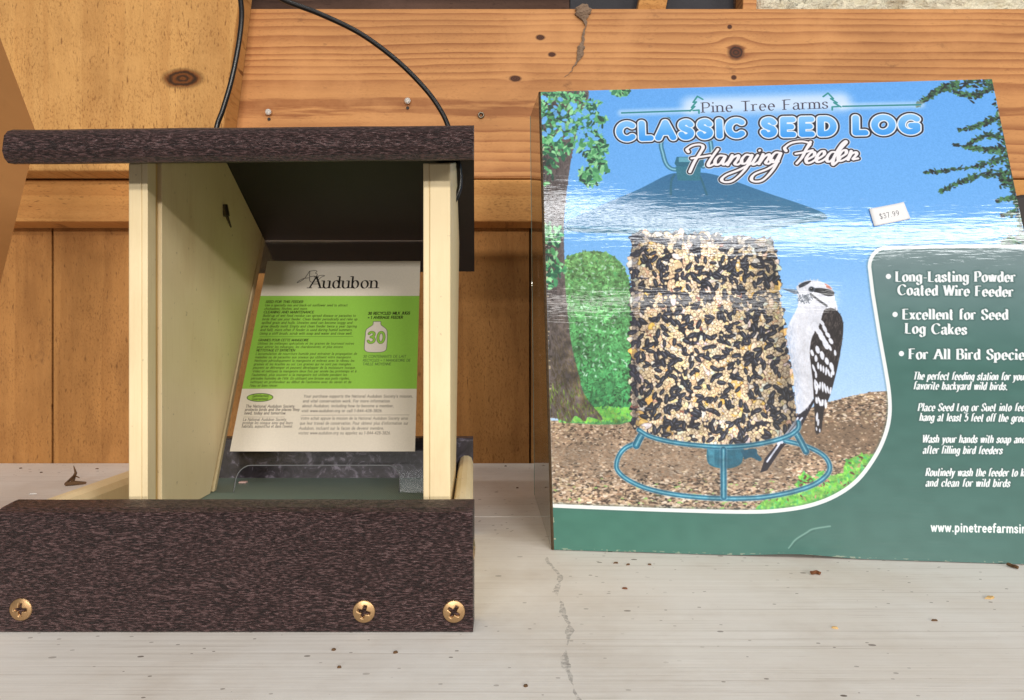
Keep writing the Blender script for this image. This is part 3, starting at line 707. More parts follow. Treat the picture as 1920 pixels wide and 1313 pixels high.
# ---------------------------------------------------------------- materials
class Mat:
    def __init__(s, name):
        s.m = bpy.data.materials.new(name); s.m.use_nodes = True; s.t = s.m.node_tree
        s.b = s.t.nodes['Principled BSDF']; s.out = s.t.nodes['Material Output']
    def n(s, typ, props=None, **ins):
        nd = s.t.nodes.new('ShaderNode'+typ)
        for k, v in (props or {}).items(): setattr(nd, k, v)
        for k, v in ins.items():
            i = nd.inputs[int(k[1:])] if k[0] == 'i' and k[1:].isdigit() else nd.inputs[k]
            s.set(i, v)
        return nd
    def set(s, i, v):
        if isinstance(v, bpy.types.NodeSocket): s.t.links.new(v, i)
        elif isinstance(v, bpy.types.Node): s.t.links.new(v.outputs[0], i)
        else: i.default_value = v if not (isinstance(v, (tuple, list)) and len(v) == 3 and i.type == 'RGBA') else (*v, 1)
    def p(s, **k):
        for a, v in k.items(): s.set(s.b.inputs[a.replace('_', ' ')], v)
        return s
    def math(s, op, a, b=0., c=0., clamp=False): return s.n('Math', {'operation': op, 'use_clamp': clamp}, i0=a, i1=b, i2=c).outputs[0]
    def coord(s, scale=(1,1,1), loc=(0,0,0), uv=False, rot=(0,0,0)):
        tc = s.n('TexCoord'); return s.n('Mapping', None, Vector=tc.outputs['UV' if uv else 'Object'], Scale=scale, Location=loc, Rotation=rot).outputs[0]
    def noise(s, vec, scale=1., detail=4., rough=.55, dist=0.): return s.n('TexNoise', None, Vector=vec, Scale=scale, Detail=detail, Roughness=rough, Distortion=dist).outputs[0]
    def ramp(s, fac, *stops, interp='LINEAR'):
        nd = s.n('ValToRGB', None, Fac=fac); e = nd.color_ramp.elements; nd.color_ramp.interpolation = interp
        while len(e) < len(stops): e.new(.5)
        for el, (p, c) in zip(e, stops): el.position = p; el.color = (c, c, c, 1) if isinstance(c, (int, float)) else (*c, 1)
        return nd.outputs[0]
    def mix(s, f, a, b, mode='MIX'):
        nd = s.n('Mix', {'data_type': 'RGBA', 'blend_type': mode}); s.set(nd.inputs[0], f); s.set(nd.inputs[6], a); s.set(nd.inputs[7], b); return nd.outputs[2]
    def bump(s, h, strength=.3, dist=.001, normal=None):
        nd = s.n('Bump', None, Height=h, Strength=strength, Distance=dist)
        if normal is not None: s.set(nd.inputs['Normal'], normal)
        return nd.outputs[0]
    def xyz(s, vec=None):
        v = vec if vec is not None else s.n('TexCoord').outputs['Object']
        return s.n('SeparateXYZ', None, Vector=v).outputs
    def gauss(s, x, cx, rx, z, cz, rz):
        a = s.math('DIVIDE', s.math('SUBTRACT', x, cx), rx); b = s.math('DIVIDE', s.math('SUBTRACT', z, cz), rz)
        return s.math('ADD', s.math('MULTIPLY', a, a), s.math('MULTIPLY', b, b))

def srgb(r, g, b):
    f = lambda v: ((v/255+.055)/1.055)**2.4 if v > 10 else v/255/12.92
    return (f(r), f(g), f(b))

def wood(name, pale, dark, along='x', z0=0., d=.04, ring=.0045, contrast=.8, fuzz=.3, knots=(), rough=.7, bow=.012, tone=.25, warp=(2.2, 7), specks=.3, sharp=2.2, seed=0.):
    """sawn softwood: growth rings cut by a flat face, knots that bend the grain, pores, slight dirt"""
    m = Mat(name); x, y, z = m.xyz()[0:3]
    u, w = (x, z) if along == 'x' else (z, x)
    vec = m.n('CombineXYZ', None, X=u, Y=w, Z=m.math('ADD', m.math('MULTIPLY', y, .3), seed)).outputs[0]
    big = m.noise(m.n('Mapping', None, Vector=vec, Scale=(warp[0], warp[1], 1)).outputs[0], 1., 3, .5)
    off = m.math('MULTIPLY', m.math('SUBTRACT', big, .5), bow*2)
    ww = m.math('ADD', m.math('SUBTRACT', w, z0), off)
    kmask = None; kring = None
    for kx, kz, rx, rz, push in knots:
        g = m.gauss(u, kx, rx, w, kz, rz)
        e = m.math('MULTIPLY', m.math('EXPONENT', m.math('MULTIPLY', g, -.18)), push)
        sgn = m.math('TANH', m.math('MULTIPLY', m.math('SUBTRACT', w, kz), 1/rz))
        ww = m.math('ADD', ww, m.math('MULTIPLY', e, m.math('MULTIPLY', sgn, -1.)))
        rr = m.math('SQRT', g)
        rn = m.math('ADD', rr, m.math('MULTIPLY', m.math('SUBTRACT', m.noise(vec, 160, 3), .5), .35))
        k = m.math('SUBTRACT', 1., m.math('SMOOTH_MIN', m.math('MULTIPLY', m.math('MAXIMUM', m.math('SUBTRACT', rn, .8), 0.), 2.2), 1., .1), clamp=True)
        kmask = k if kmask is None else m.math('MAXIMUM', kmask, k)
        q = m.math('MULTIPLY', m.math('SINE', m.math('MULTIPLY', rn, 16.)), .5)
        kring = q if kring is None else m.math('ADD', m.math('MULTIPLY', kring, m.math('SUBTRACT', 1., k)), m.math('MULTIPLY', q, k))
    r = m.math('SQRT', m.math('ADD', m.math('MULTIPLY', ww, ww), d*d))
    fine = m.noise(m.n('Mapping', None, Vector=vec, Scale=(18, 260, 1)).outputs[0], 1., 4, .6)
    var = m.noise(m.n('Mapping', None, Vector=vec, Scale=(.7, 40, 1)).outputs[0], 1., 2, .5)
    v = m.math('DIVIDE', r, ring); v = m.math('ADD', v, m.math('MULTIPLY', fine, .45)); v = m.math('ADD', v, m.math('MULTIPLY', var, 2.2))
    f = m.math('FRACT', v)
    late = m.math('POWER', f, sharp)                    # slow rise to the dark latewood line, sudden end
    late = m.math('MULTIPLY', late, m.math('SUBTRACT', 1., m.math('MULTIPLY', m.math('MAXIMUM', m.math('SUBTRACT', f, .9), 0.), 10.)))
    late = m.math('MULTIPLY', late, m.math('ADD', .55, m.math('MULTIPLY', var, .9)))
    blot = m.noise(m.n('Mapping', None, Vector=vec, Scale=(7, 22, 4)).outputs[0], 1., 5, .6)
    amt = m.math('MULTIPLY', late, contrast, clamp=True)
    c = m.mix(amt, pale, dark)
    c = m.mix(m.math('MULTIPLY', m.math('SUBTRACT', fine, .38), .9, clamp=True), c, m.mix(.5, pale, dark))
    c = m.mix(tone, c, m.ramp(blot, (.25, (.42, .36, .32)), (.55, (.9, .88, .86)), (.78, (1.15, 1.12, 1.05))), 'MULTIPLY')
    pore = m.noise(m.n('Mapping', None, Vector=vec, Scale=(120, 420, 100)).outputs[0], 1., 2, .5)
    c = m.mix(m.math('MULTIPLY', m.ramp(pore, (.62, 0.), (.74, 1.)), specks), c, (dark[0]*.35, dark[1]*.3, dark[2]*.3))
    if specks > .2:
        tear = m.noise(m.n('Mapping', None, Vector=vec, Scale=(330, 640, 100), Rotation=(0, 0, .5)).outputs[0], 1., 3, .6)
        reg = m.noise(vec, 26., 4, .6)
        c = m.mix(m.math('MULTIPLY', m.math('MULTIPLY', m.ramp(tear, (.52, 0.), (.66, 1.)), m.ramp(reg, (.35, .1), (.62, 1.))), specks*.9), c, (dark[0]*.55, dark[1]*.48, dark[2]*.45))
        c = m.mix(m.math('MULTIPLY', m.ramp(m.noise(vec, 11., 5, .65), (.5, 0.), (.72, 1.)), .5), c, (pale[0]*1.12, pale[1]*1.15, pale[2]*1.25))
        st = m.noise(m.n('Mapping', None, Vector=vec, Scale=(30, 46, 1), Location=(4, 2, 0)).outputs[0], 1., 5, .7)
        c = m.mix(m.math('MULTIPLY', m.ramp(st, (.63, 0.), (.74, 1.)), .55), c, (dark[0]*.35, dark[1]*.36, dark[2]*.6))
    if kmask is not None:
        kc = m.mix(m.math('ADD', kring, .5), (dark[0]*.06, dark[1]*.05, dark[2]*.06), (dark[0]*.34, dark[1]*.22, dark[2]*.14))
        c = m.mix(m.math('MULTIPLY', kmask, .97), c, kc)
    saw = m.noise(m.n('Mapping', None, Vector=vec, Scale=(140, 240, 100)).outputs[0], 1., 6, .65)
    h = m.math('ADD', m.math('MULTIPLY', saw, fuzz), m.math('MULTIPLY', late, -.12))
    m.p(Base_Color=c, Roughness=rough, Specular_IOR_Level=.3, Normal=m.bump(h, .8, .0012))
    return m.m

def bark_plastic():
    """brown recycled plastic board with an embossed bark grain running along the board"""
    m = Mat('embossed_brown_plastic')
    v = m.coord((1, 1, 1)); wv = m.n('TexNoise', {'noise_dimensions': '3D'}, Vector=v, Scale=40., Detail=2.).outputs['Color']
    v2 = m.n('VectorMath', {'operation': 'MULTIPLY_ADD'}, i0=wv, i1=(.006, .003, .0022), i2=v).outputs[0]
    a = m.noise(m.n('Mapping', None, Vector=v2, Scale=(420, 1400, 2200)).outputs[0], 1., 5, .62)
    b = m.noise(m.n('Mapping', None, Vector=v2, Scale=(700, 2000, 3400)).outputs[0], 1., 4, .6)
    patch = m.noise(v, 18., 3, .5)
    crack = m.ramp(m.noise(m.n('Mapping', None, Vector=v2, Scale=(70, 500, 1500)).outputs[0], 1., 3, .6), (.60, 0.), (.68, 1.))
    h = m.math('ADD', m.math('MULTIPLY', m.ramp(a, (.36, 0.), (.56, 1.)), .8), m.math('MULTIPLY', b, .55))
    c = m.mix(m.ramp(a, (.42, 0.), (.56, 1.)), srgb(34, 22, 22), srgb(84, 60, 60))
    c = m.mix(m.math('MULTIPLY', crack, .75), c, srgb(20, 12, 13))
    c = m.mix(m.math('MULTIPLY', m.ramp(b, (.56, 0.), (.72, 1.)), m.ramp(patch, (.35, .15), (.65, .8))), c, srgb(130, 106, 106))
    m.p(Base_Color=c, Roughness=m.ramp(a, (.3, .55), (.7, .24)), Specular_IOR_Level=.5, Normal=m.bump(h, .9, .0009))
    return m.m

def simple(name, col, rough=.5, bump=None, var=.0, metal=0., spec=.5, coat=0., scale=(60,60,60)):
    m = Mat(name); n = m.noise(m.coord(scale), 1., 5, .6)
    c = m.mix(m.math('MULTIPLY', n, 1.), tuple(k*(1-var) for k in col), tuple(min(1, k*(1+var)) for k in col))
    m.p(Base_Color=c, Roughness=rough, Metallic=metal, Specular_IOR_Level=spec, Coat_Weight=coat)
    if bump: m.p(Normal=m.bump(m.noise(m.coord(bump[0]), 1., 5, .6), bump[1], bump[2]))
    return m.m

def picture(name, arr):
    h, w = arr.shape[:2]
    img = bpy.data.images.new(name, w, h, alpha=False)
    px = np.ones((h, w, 4), np.float32); px[..., :3] = np.clip(arr[::-1], 0, 1)
    img.pixels.foreach_set(px.ravel()); img.update(); img.pack()
    return img
def printed(name, arr, rough=.5, coat=0., coat_rough=.1, coat_ior=1.5, bump=None, gain=1., waves=None):
    m = Mat(name); t = m.n('TexImage', {'image': picture(name, arr), 'extension': 'EXTEND'}, Vector=m.n('TexCoord').outputs['UV'])
    c = t.outputs[0]
    if gain != 1.: c = m.mix(1., c, (gain, gain, gain), 'MULTIPLY')
    m.p(Base_Color=c, Roughness=rough, Coat_Weight=coat, Coat_Roughness=coat_rough, Coat_IOR=coat_ior, Specular_IOR_Level=.3)
    if bump:
        uv = m.n('TexCoord').outputs['UV']; h = None
        for sc, wt, det in bump[0]:
            q = m.math('MULTIPLY', m.noise(m.n('Mapping', None, Vector=uv, Scale=sc).outputs[0], 1., det, .6), wt); h = q if h is None else m.math('ADD', h, q)
        nn = m.bump(h, bump[1], bump[2]); m.p(Normal=nn, Coat_Normal=nn)
    return m.m

BEAM_K = [(P(1380,98,665)[0]*MM, P(0,98,665)[2]*MM, .0075, .0065, .010), (P(1376,145,665)[0]*MM, P(0,145,665)[2]*MM, .0026, .0022, .002), (P(1368,50,665)[0]*MM, P(0,50,665)[2]*MM, .0022, .0020, .002),
          (P(966,147,665)[0]*MM, P(0,147,665)[2]*MM, .0055, .0028, .002), (P(1013,70,665)[0]*MM, P(0,70,665)[2]*MM, .0042, .0026, .002), (P(1035,102,665)[0]*MM, P(0,102,665)[2]*MM, .0036, .0022, .001)]
M_beam = wood('beam_pine', srgb(204, 146, 90), srgb(142, 82, 42), 'x', P(0,205,665)[2]*MM, .034, .0062, .95, .25, BEAM_K, .6, .009, .4, (2.2, 9), .22, 2.0)
PK = [(P(342,147,635)[2]*MM, P(342,0,635)[0]*MM, .0082, .0170, .012)]
M_post = wood('rough_sawn_brace', srgb(212, 162, 98), srgb(178, 122, 64), 'z', -.40, .2, .03, .4, 1.3, PK, .8, .02, .5, (1.4, 5), .85, 1.6, 3.)
M_trim = wood('rough_sawn_trim', srgb(208, 152, 88), srgb(166, 106, 52), 'x', .30, .05, .012, .5, .9, (), .8, .012, .35, (2, 8), .55, 1.6, 7.)
M_wall = wood('brown_wall_board', srgb(194, 140, 80), srgb(150, 100, 52), 'z', -.2, .25, .03, .45, 1.2, (), .75, .05, .75, (2, 6), .6, 1.1, 11.)
M_tan = wood('smooth_tan_board', srgb(216, 162, 104), srgb(186, 130, 76), 'z', .1, .08, .02, .4, .1, (), .6, .02, .3, (2, 5), .1, 1.4, 15.)
M_back = wood('old_dark_board', srgb(96, 72, 60), srgb(48, 34, 30), 'x', .45, .05, .01, .8, .6, (), .9, .02, .6, (2, 6), .4, 1.5, 19.)
M_brown = bark_plastic()
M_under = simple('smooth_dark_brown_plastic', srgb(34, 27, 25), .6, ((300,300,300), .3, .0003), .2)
def marble():
    m = Mat('dark_marbled_plastic'); v = m.coord(); n = m.noise(v, 130., 5, .7, 1.2)
    m.p(Base_Color=m.ramp(n, (.38, srgb(34, 30, 36)), (.55, srgb(60, 54, 64)), (.66, srgb(128, 122, 138)), (.74, srgb(56, 50, 60))), Roughness=.4); return m.m
M_marble = marble()
def cream():
    m = Mat('cream_plastic_board'); v = m.coord()
    a = m.noise(m.n('Mapping', None, Vector=v, Scale=(900, 900, 30)).outputs[0], 1., 3, .6)
    b = m.noise(v, 35., 4, .55); sp = m.noise(v, 300., 2, .5)
    c = m.mix(b, srgb(234, 212, 166), srgb(246, 228, 188)); c = m.mix(m.math('MULTIPLY', m.ramp(sp, (.70, 0.), (.76, 1.)), .35), c, srgb(120, 92, 60))
    sm = m.noise(m.n('Mapping', None, Vector=v, Scale=(60, 60, 16)).outputs[0], 1., 5, .7)
    c = m.mix(m.math('MULTIPLY', m.ramp(sm, (.52, 0.), (.75, 1.)), .28), c, srgb(206, 172, 122)); c = m.mix(m.math('MULTIPLY', m.ramp(a, (.5, 0.), (.7, 1.)), .12), c, srgb(206, 176, 124))
    m.p(Base_Color=c, Roughness=.5, Specular_IOR_Level=.4, Normal=m.bump(m.math('ADD', m.math('MULTIPLY', a, .5), m.math('MULTIPLY', sp, .4)), .35, .0003))
    return m.m
M_cream = cream()
M_groove = simple('raw_cream_groove', srgb(214, 178, 116), .7, ((500,500,200), .6, .0004), .18)
def screen():
    m = Mat('green_woven_screen'); x, y, z = m.xyz()[0:3]
    a = m.math('SINE', m.math('MULTIPLY', m.math('ADD', x, y), 3400.)); b = m.math('SINE', m.math('MULTIPLY', m.math('SUBTRACT', x, y), 3400.))
    h = m.math('MULTIPLY', a, b); k = m.math('ADD', m.math('MULTIPLY', h, .5), .5)
    c = m.mix(k, srgb(56, 84, 80), srgb(180, 206, 198)); m.p(Base_Color=c, Roughness=.5, Normal=m.bump(k, .6, .0004)); return m.m
M_screen = screen()
def clear():
    m = Mat('clear_acrylic'); f = m.math('MULTIPLY', m.n('Fresnel', None, IOR=1.49).outputs[0], .4); g = m.n('BsdfGlossy', None, Color=(1, 1, 1, 1), Roughness=.14); t = m.n('BsdfTransparent', None, Color=(.95, .955, .95, 1))
    mx = m.n('MixShader', None, i0=f, i1=t, i2=g); m.t.links.new(mx.outputs[0], m.out.inputs[0]); return m.m
M_clear = clear()
M_black = simple('black_cable_sheath', srgb(20, 18, 18), .28, None, .1)
M_brass = simple('yellow_zinc_screw', srgb(186, 152, 112), .36, ((900,900,900), .2, .0002), .22, 1.)
M_steel = simple('grey_crimped_metal', srgb(120, 112, 100), .35, None, .2, 1.)
M_dust = simple('grey_dust', srgb(140, 116, 96), .95, ((700,700,700), .9, .002), .5, scale=(500,500,500))
M_pin = Mat('clear_pin_plastic').p(Base_Color=(.92, .9, .86, 1), Roughness=.15, Transmission_Weight=.55, IOR=1.45).m
M_kraft = simple('corrugated_cardboard', srgb(78, 62, 44), .85, ((900,900,900), .4, .0004), .35, scale=(20,20,900))
M_fluff = simple('insulation_wool', srgb(250, 232, 206), .95, ((90,220,220), 1., .006), .3, scale=(40,90,90))
M_twig = simple('dry_twig', srgb(96, 68, 40), .8, None, .4, scale=(400,400,400))
M_chip = simple('pale_wood_chip', srgb(214, 178, 120), .8, None, .2, scale=(300,300,300))
M_crumb = simple('brown_crumb', srgb(112, 66, 36), .8, None, .5, scale=(600,600,600))
def shelf_mat():
    m = Mat('whitewashed_shelf_board'); x, y, z = m.xyz()[0:3]; v = m.n('TexCoord').outputs['Object']
    st = m.noise(m.n('Mapping', None, Vector=v, Scale=(5, 240, 1)).outputs[0], 1., 5, .65)
    st2 = m.noise(m.n('Mapping', None, Vector=v, Scale=(22, 900, 1)).outputs[0], 1., 3, .6)
    bl = m.noise(v, 9., 5, .6)
    c = m.mix(st, srgb(229, 224, 217), srgb(249, 247, 243))
    c = m.mix(m.math('MULTIPLY', m.ramp(bl, (.45, 0.), (.75, 1.)), .45), c, srgb(208, 192, 172))
    c = m.mix(m.math('MULTIPLY', m.ramp(st2, (.60, 0.), (.75, 1.)), m.math('MULTIPLY', m.ramp(bl, (.35, 0.), (.6, 1.)), .45)), c, srgb(128, 110, 96))
    # grime streaks along the grain near the front edge
    gr = m.noise(m.n('Mapping', None, Vector=v, Scale=(3, 330, 1), Location=(3, 1, 0)).outputs[0], 1., 4, .7)
    c = m.mix(m.math('MULTIPLY', m.ramp(gr, (.58, 0.), (.7, 1.)), .35), c, srgb(140, 120, 100))
    g2 = m.noise(v, 5.5, 6, .7); c = m.mix(m.math('MULTIPLY', m.ramp(g2, (.48, 0.), (.72, 1.)), .4), c, srgb(176, 156, 136))
    # specks of dirt
    tot = None
    for sc, thr, am in ((110, .11, .85), (260, .16, .7), (55, .06, .9)):
        vo = m.n('TexVoronoi', None, Vector=m.n('Mapping', None, Vector=v, Scale=(.62, 1, 1), Rotation=(0, 0, .25)).outputs[0], Scale=float(sc))
        pick = m.xyz(vo.outputs['Color'])[0]
        q = m.math('MULTIPLY', m.math('LESS_THAN', vo.outputs['Distance'], m.math('MULTIPLY', pick, thr)), am)
        q = m.math('MULTIPLY', q, m.math('GREATER_THAN', pick, .68))
        tot = q if tot is None else m.math('MAXIMUM', tot, q)
    tot = m.math('MULTIPLY', tot, m.ramp(m.noise(v, 14., 3), (.38, .1), (.6, 1.)))
    c = m.mix(tot, c, srgb(78, 58, 42))
    # a black scuff that wanders towards the front edge
    lump0 = m.noise(v, 260., 3, .6)
    cx = m.math('ADD', .0215, m.math('MULTIPLY', m.math('SUBTRACT', m.noise(m.n('Mapping', None, Vector=v, Scale=(0, 22, 0)).outputs[0], 1., 1), .5), .014))
    cx = m.math('ADD', cx, m.math('MULTIPLY', m.math('SUBTRACT', lump0, .5), .0016)); dx = m.math('ABSOLUTE', m.math('SUBTRACT', x, cx)); lump = m.noise(v, 420., 4, .7); seg = m.noise(m.n('Mapping', None, Vector=v, Scale=(0, 60, 0), Location=(0, .37, 0)).outputs[0], 1., 2)
    sm = m.math('LESS_THAN', dx, m.math('MULTIPLY', m.ramp(seg, (.36, 0.), (.70, 1.)), .0021))
    sm = m.math('MULTIPLY', sm, m.math('MULTIPLY', m.math('LESS_THAN', y, .385), m.ramp(lump, (.38, 0.), (.58, 1.))))
    c = m.mix(m.math('MULTIPLY', sm, .52), c, srgb(110, 108, 108))
    m.p(Base_Color=c, Roughness=.62, Specular_IOR_Level=.35, Normal=m.bump(m.math('ADD', m.math('MULTIPLY', st, .6), m.math('MULTIPLY', st2, .25)), .45, .0007))
    return m.m
M_shelf = shelf_mat()

# ---------------------------------------------------------------- setting: shelf
bm = bmesh.new(); boxm(bm, (-900, 150, -22), (900, 476.3, 0), .8); tag(link('shelf', bm, M_shelf), 'front whitewashed plank of the shelf under the feeder', kind='structure')
bm = bmesh.new(); boxm(bm, (-900, 477.4, -22), (900, 702.6, -.1), .8); tag(link('shelf_back', bm, M_shelf), 'rear whitewashed plank of the shelf against the wall', kind='structure')

# ---------------------------------------------------------------- wall pieces
def plank(name, mat, a, b, label, cat, bev=1.2, rip=.0):
    bm = bmesh.new(); boxm(bm, a, b, bev); o = link(name, bm, mat); return tag(o, label, cat)
xs = P(98, 0, 703)[0]; xe = P(994, 0, 703)[0]
for i, (x0, x1, lab) in enumerate(((-900, xs-.8, 'brown upright wall board behind the left end of the birdhouse feeder'), (xs+.8, xe-.8, 'wide brown wall board directly behind the birdhouse feeder'), (xe+.8, 900, 'brown upright wall board behind the printed carton'))):
    plank('wall_board', M_wall, (x0, 703, -40), (x1, 722, 300), lab, 'wall board', 1.)
plank('seam_light_block', M_back, (-900, 723, -40), (900, 730, 300), 'dark sheet added behind the brown wall boards to block light in their seams', 'light blocker')  # added sheet, keeps world light from showing through the board gaps
plank('trim_board', M_trim, (-900, 665.3, 232.5), (900, 702.7, 272), 'rough sawn horizontal trim board just below the long pine beam', 'board', 1.5)
plank('pine_beam', M_beam, (-900, 665, 273), (900, 702.7, 432.5), 'long smooth pine beam with bold horizontal grain across the back wall', 'beam', 2.)
# brace that leans across the left of the wall
bm = bmesh.new()
r0, r1 = P(416, 260, 635), P(455, -60, 635)
sl = (r1[0]-r0[0])/(r1[2]-r0[2]); zb = CH+160.5*.955*635/635
zb = P(0, 320, 635)[2]
xr = lambda z: r0[0]+(z-r0[2])*sl
prism(bm, [(-700, zb), (xr(zb), zb), (xr(520), 520), (-700, 520)], lambda x, z: (x, 635, z), lambda x, z: (x, 664.7, z), 2.)
tag(link('brace_board', bm, M_post), 'wide rough sawn brace board with one dark oval knot above the feeder roof', 'board')
# dark recess over the beam: boards, felt and insulation
plank('recess_board', M_back, (-420, 740, 420), (60, 752, 560), 'dark old board in the gap above the pine beam, left half', 'board', 1.)
plank('recess_board', simple('black_felt', srgb(46, 46, 52), .8, ((60,400,60), .8, .002), .4, scale=(30,300,30)), (60.5, 742, 420), (232, 752, 560), 'black wrinkled felt strip in the gap above the pine beam', 'felt', 1.)
bm = bmesh.new()
prism(bm, [(120,425),(150,425),(176,560),(150,560)], lambda x, z: (x, 722, z), lambda x, z: (x, 741, z), 1.)
tag(link('roof_lath', bm, M_trim), 'slanting brown lath in the gap above the pine beam', 'lath')
bm = bmesh.new()
prism(bm, [(232,425),(246,425),(250,560),(236,560)], lambda x, z: (x, 716, z), lambda x, z: (x, 741, z), 1.)
tag(link('roof_lath', bm, M_beam), 'narrow upright pale lath beside the insulation above the beam', 'lath')
bm = bmesh.new(); bmesh.ops.create_grid(bm, x_segments=160, y_segments=40, size=.5)
from mathutils import noise as mnoise
for v in bm.verts:
    x, z = v.co.x, v.co.y
    q = Vector((x*22, z*9, 0)); d = mnoise.fractal(q, .8, 2., 5)
    v.co = Vector((.247+(x+.5)*.66, .735-.022*abs(d)-.012*mnoise.noise(q*3), .40+(z+.5)*.16))
tag(link('insulation_wool', bm, M_fluff, None, True), 'cream fluffy insulation wool tucked above the right end of the pine beam', 'insulation')
plank('recess_board', M_back, (232.5, 745, 400), (900, 752, 560), 'dark board behind the cream insulation above the beam', 'board', 1.)

# ---------------------------------------------------------------- other feeder at the left edge
nf = empty('wooden_feeder', 'tan wooden side panel of another feeder cut off by the left frame edge', 'bird feeder')
bm = bmesh.new()
X = -300
poly = [(330, 0), (330, 246), (352, 330), (415, 296), (446.5, 251), (446, 240), (415, 148), (372, 0)]
poly = [(300, 0), (300, 330), (392, 330), (415, 296), (446.5, 251), (446, 240), (415, 148), (371, 0)]
prism(bm, poly, lambda y, z: (X-12, y, z), lambda y, z: (X, y, z), .8)
link('side_panel', bm, M_tan, nf)
bm = bmesh.new(); boxm(bm, (-420, 300, 8), (-312.3, 370, 20), .8); link('floor_panel', bm, M_tan, nf)

# ---------------------------------------------------------------- brown and cream bird feeder
SH = -.052
def fx(x0, Y): return x0+SH*(Y-281)
feeder = empty('bird_feeder', 'cream and brown recycled plastic bird feeder with gable roof and card inside', 'bird feeder')
feeder.location = (0, 0, 0)
XL, XR = -204.5, -15.6
def roll(x): return (x+100)*.0105                      # the feeder stands a touch out of level
# front board
bm = bmesh.new()
prof = [(281.2,.3),(281,1.5),(281,46),(281.6,47.6),(284.5,48.9),(291,49.9),(294,50.1),(295,49.6),(295.2,1.2),(294.5,.3)]
nseg = 60
rings = []
for i in range(nseg+1):
    x = XL+(XR-XL)*i/nseg
    rings.append([bm.verts.new(V((x+.25*mnoise.noise(Vector((0, y*.5, z*.3)))*(i in (0, nseg)), y+.12*mnoise.noise(Vector((x*.08, z*.3, 5))), z+.25*mnoise.noise(Vector((x*.03, z*.1, 9)))*(z > 10)))) for y, z in prof])
for a, b in zip(rings, rings[1:]):
    for k in range(len(prof)): bm.faces.new((a[k], a[(k+1) % len(prof)], b[(k+1) % len(prof)], b[k]))
bm.faces.new(rings[0]); bm.faces.new(rings[-1][::-1])
board = link('front_board', bm, M_brown, feeder)
def screw(pos, nrm, r, parent, ang):
    bm = bmesh.new(); nr, na = 22, 72; g = []
    n = Vector(nrm).normalized(); t = n.orthogonal().normalized(); b = n.cross(t)
    ca, sa = math.cos(ang), math.sin(ang)
    for i in range(nr+1):
        row = []; q = (i/nr)**.9*r
        for k in range(na):
            u, w = q*math.cos(k*2*math.pi/na), q*math.sin(k*2*math.pi/na)
            e, f = u*ca+w*sa, -u*sa+w*ca
            h = .55*(1-(q/r)**2)+.25
            ln, wd = .60*r, .17*r*(1.15-.5*q/r)
            ins = max(min((ln-abs(e))/(.07*r), (wd-abs(f))/(.06*r)), min((ln-abs(f))/(.07*r), (wd-abs(e))/(.06*r)))
            h -= 1.7*max(0, min(1, ins))*(1-.55*q/(.5*r) if q < .5*r else .45)
            if i == nr: h = -.3
            row.append(bm.verts.new(V(Vector(pos)+t*u+b*w+n*h)))
        g.append(row)
    for a, c in zip(g[1:], g[2:]):
        for k in range(na): bm.faces.new((a[k], a[(k+1) % na], c[(k+1) % na], c[k]))
    cv = bm.verts.new(V(Vector(pos)+n*(-.9)))
    for k in range(na): bm.faces.new((cv, g[1][k], g[1][(k+1) % na]))
    bmesh.ops.delete(bm, geom=g[0], context='VERTS')
    o = link('screw', bm, M_brass, parent, True)
    return o
for px, py, a in ((38, 1143, .75), (682, 1147, .5), (851, 1147, .2)):
    x, y, z = P(px, py, 280.6); screw((x, 280.9, z), (0, -1, 0), 4.5, board, a)
p = P(888, 1030, 288); screw((XR-.1, 288.5, p[2]), (1, 0, 0), 4.2, board, .3)
# back board of the tray, floor screen, side rails
bm = bmesh.new(); prism(bm, [(433,.3),(433,57),(434,58.2),(444,58.2),(445,57),(445,.3)], lambda y, z: (fx(XL-1, y), y, z), lambda y, z: (fx(XR-.2, y), y, z), .5)
link('back_board', bm, M_marble, feeder)
bm = bmesh.new(); prism(bm, [(295.4,32.6),(432.6,32.6),(432.6,34),(295.4,34)], lambda y, z: (fx(XL+13, y), y, z), lambda y, z: (fx(XR-9.2, y), y, z)); link('floor_screen', bm, M_screen, feeder)
for xa, xb in ((XL+1, XL+12.6), (XR-8.8, XR-.2)):
    bm = bmesh.new()
    w = xb-xa
    rp = [(0, .3), (0, 43.5), (w*.12, 46.4), (w*.35, 47.6), (w*.65, 47.6), (w*.88, 46.4), (w, 43.5), (w, .3)]
    prism(bm, rp, lambda u, z: (fx(xa, 295.5)+u, 295.5, z), lambda u, z: (fx(xa, 432.5)+u, 432.5, z))
    link('tray_side', bm, M_cream, feeder)
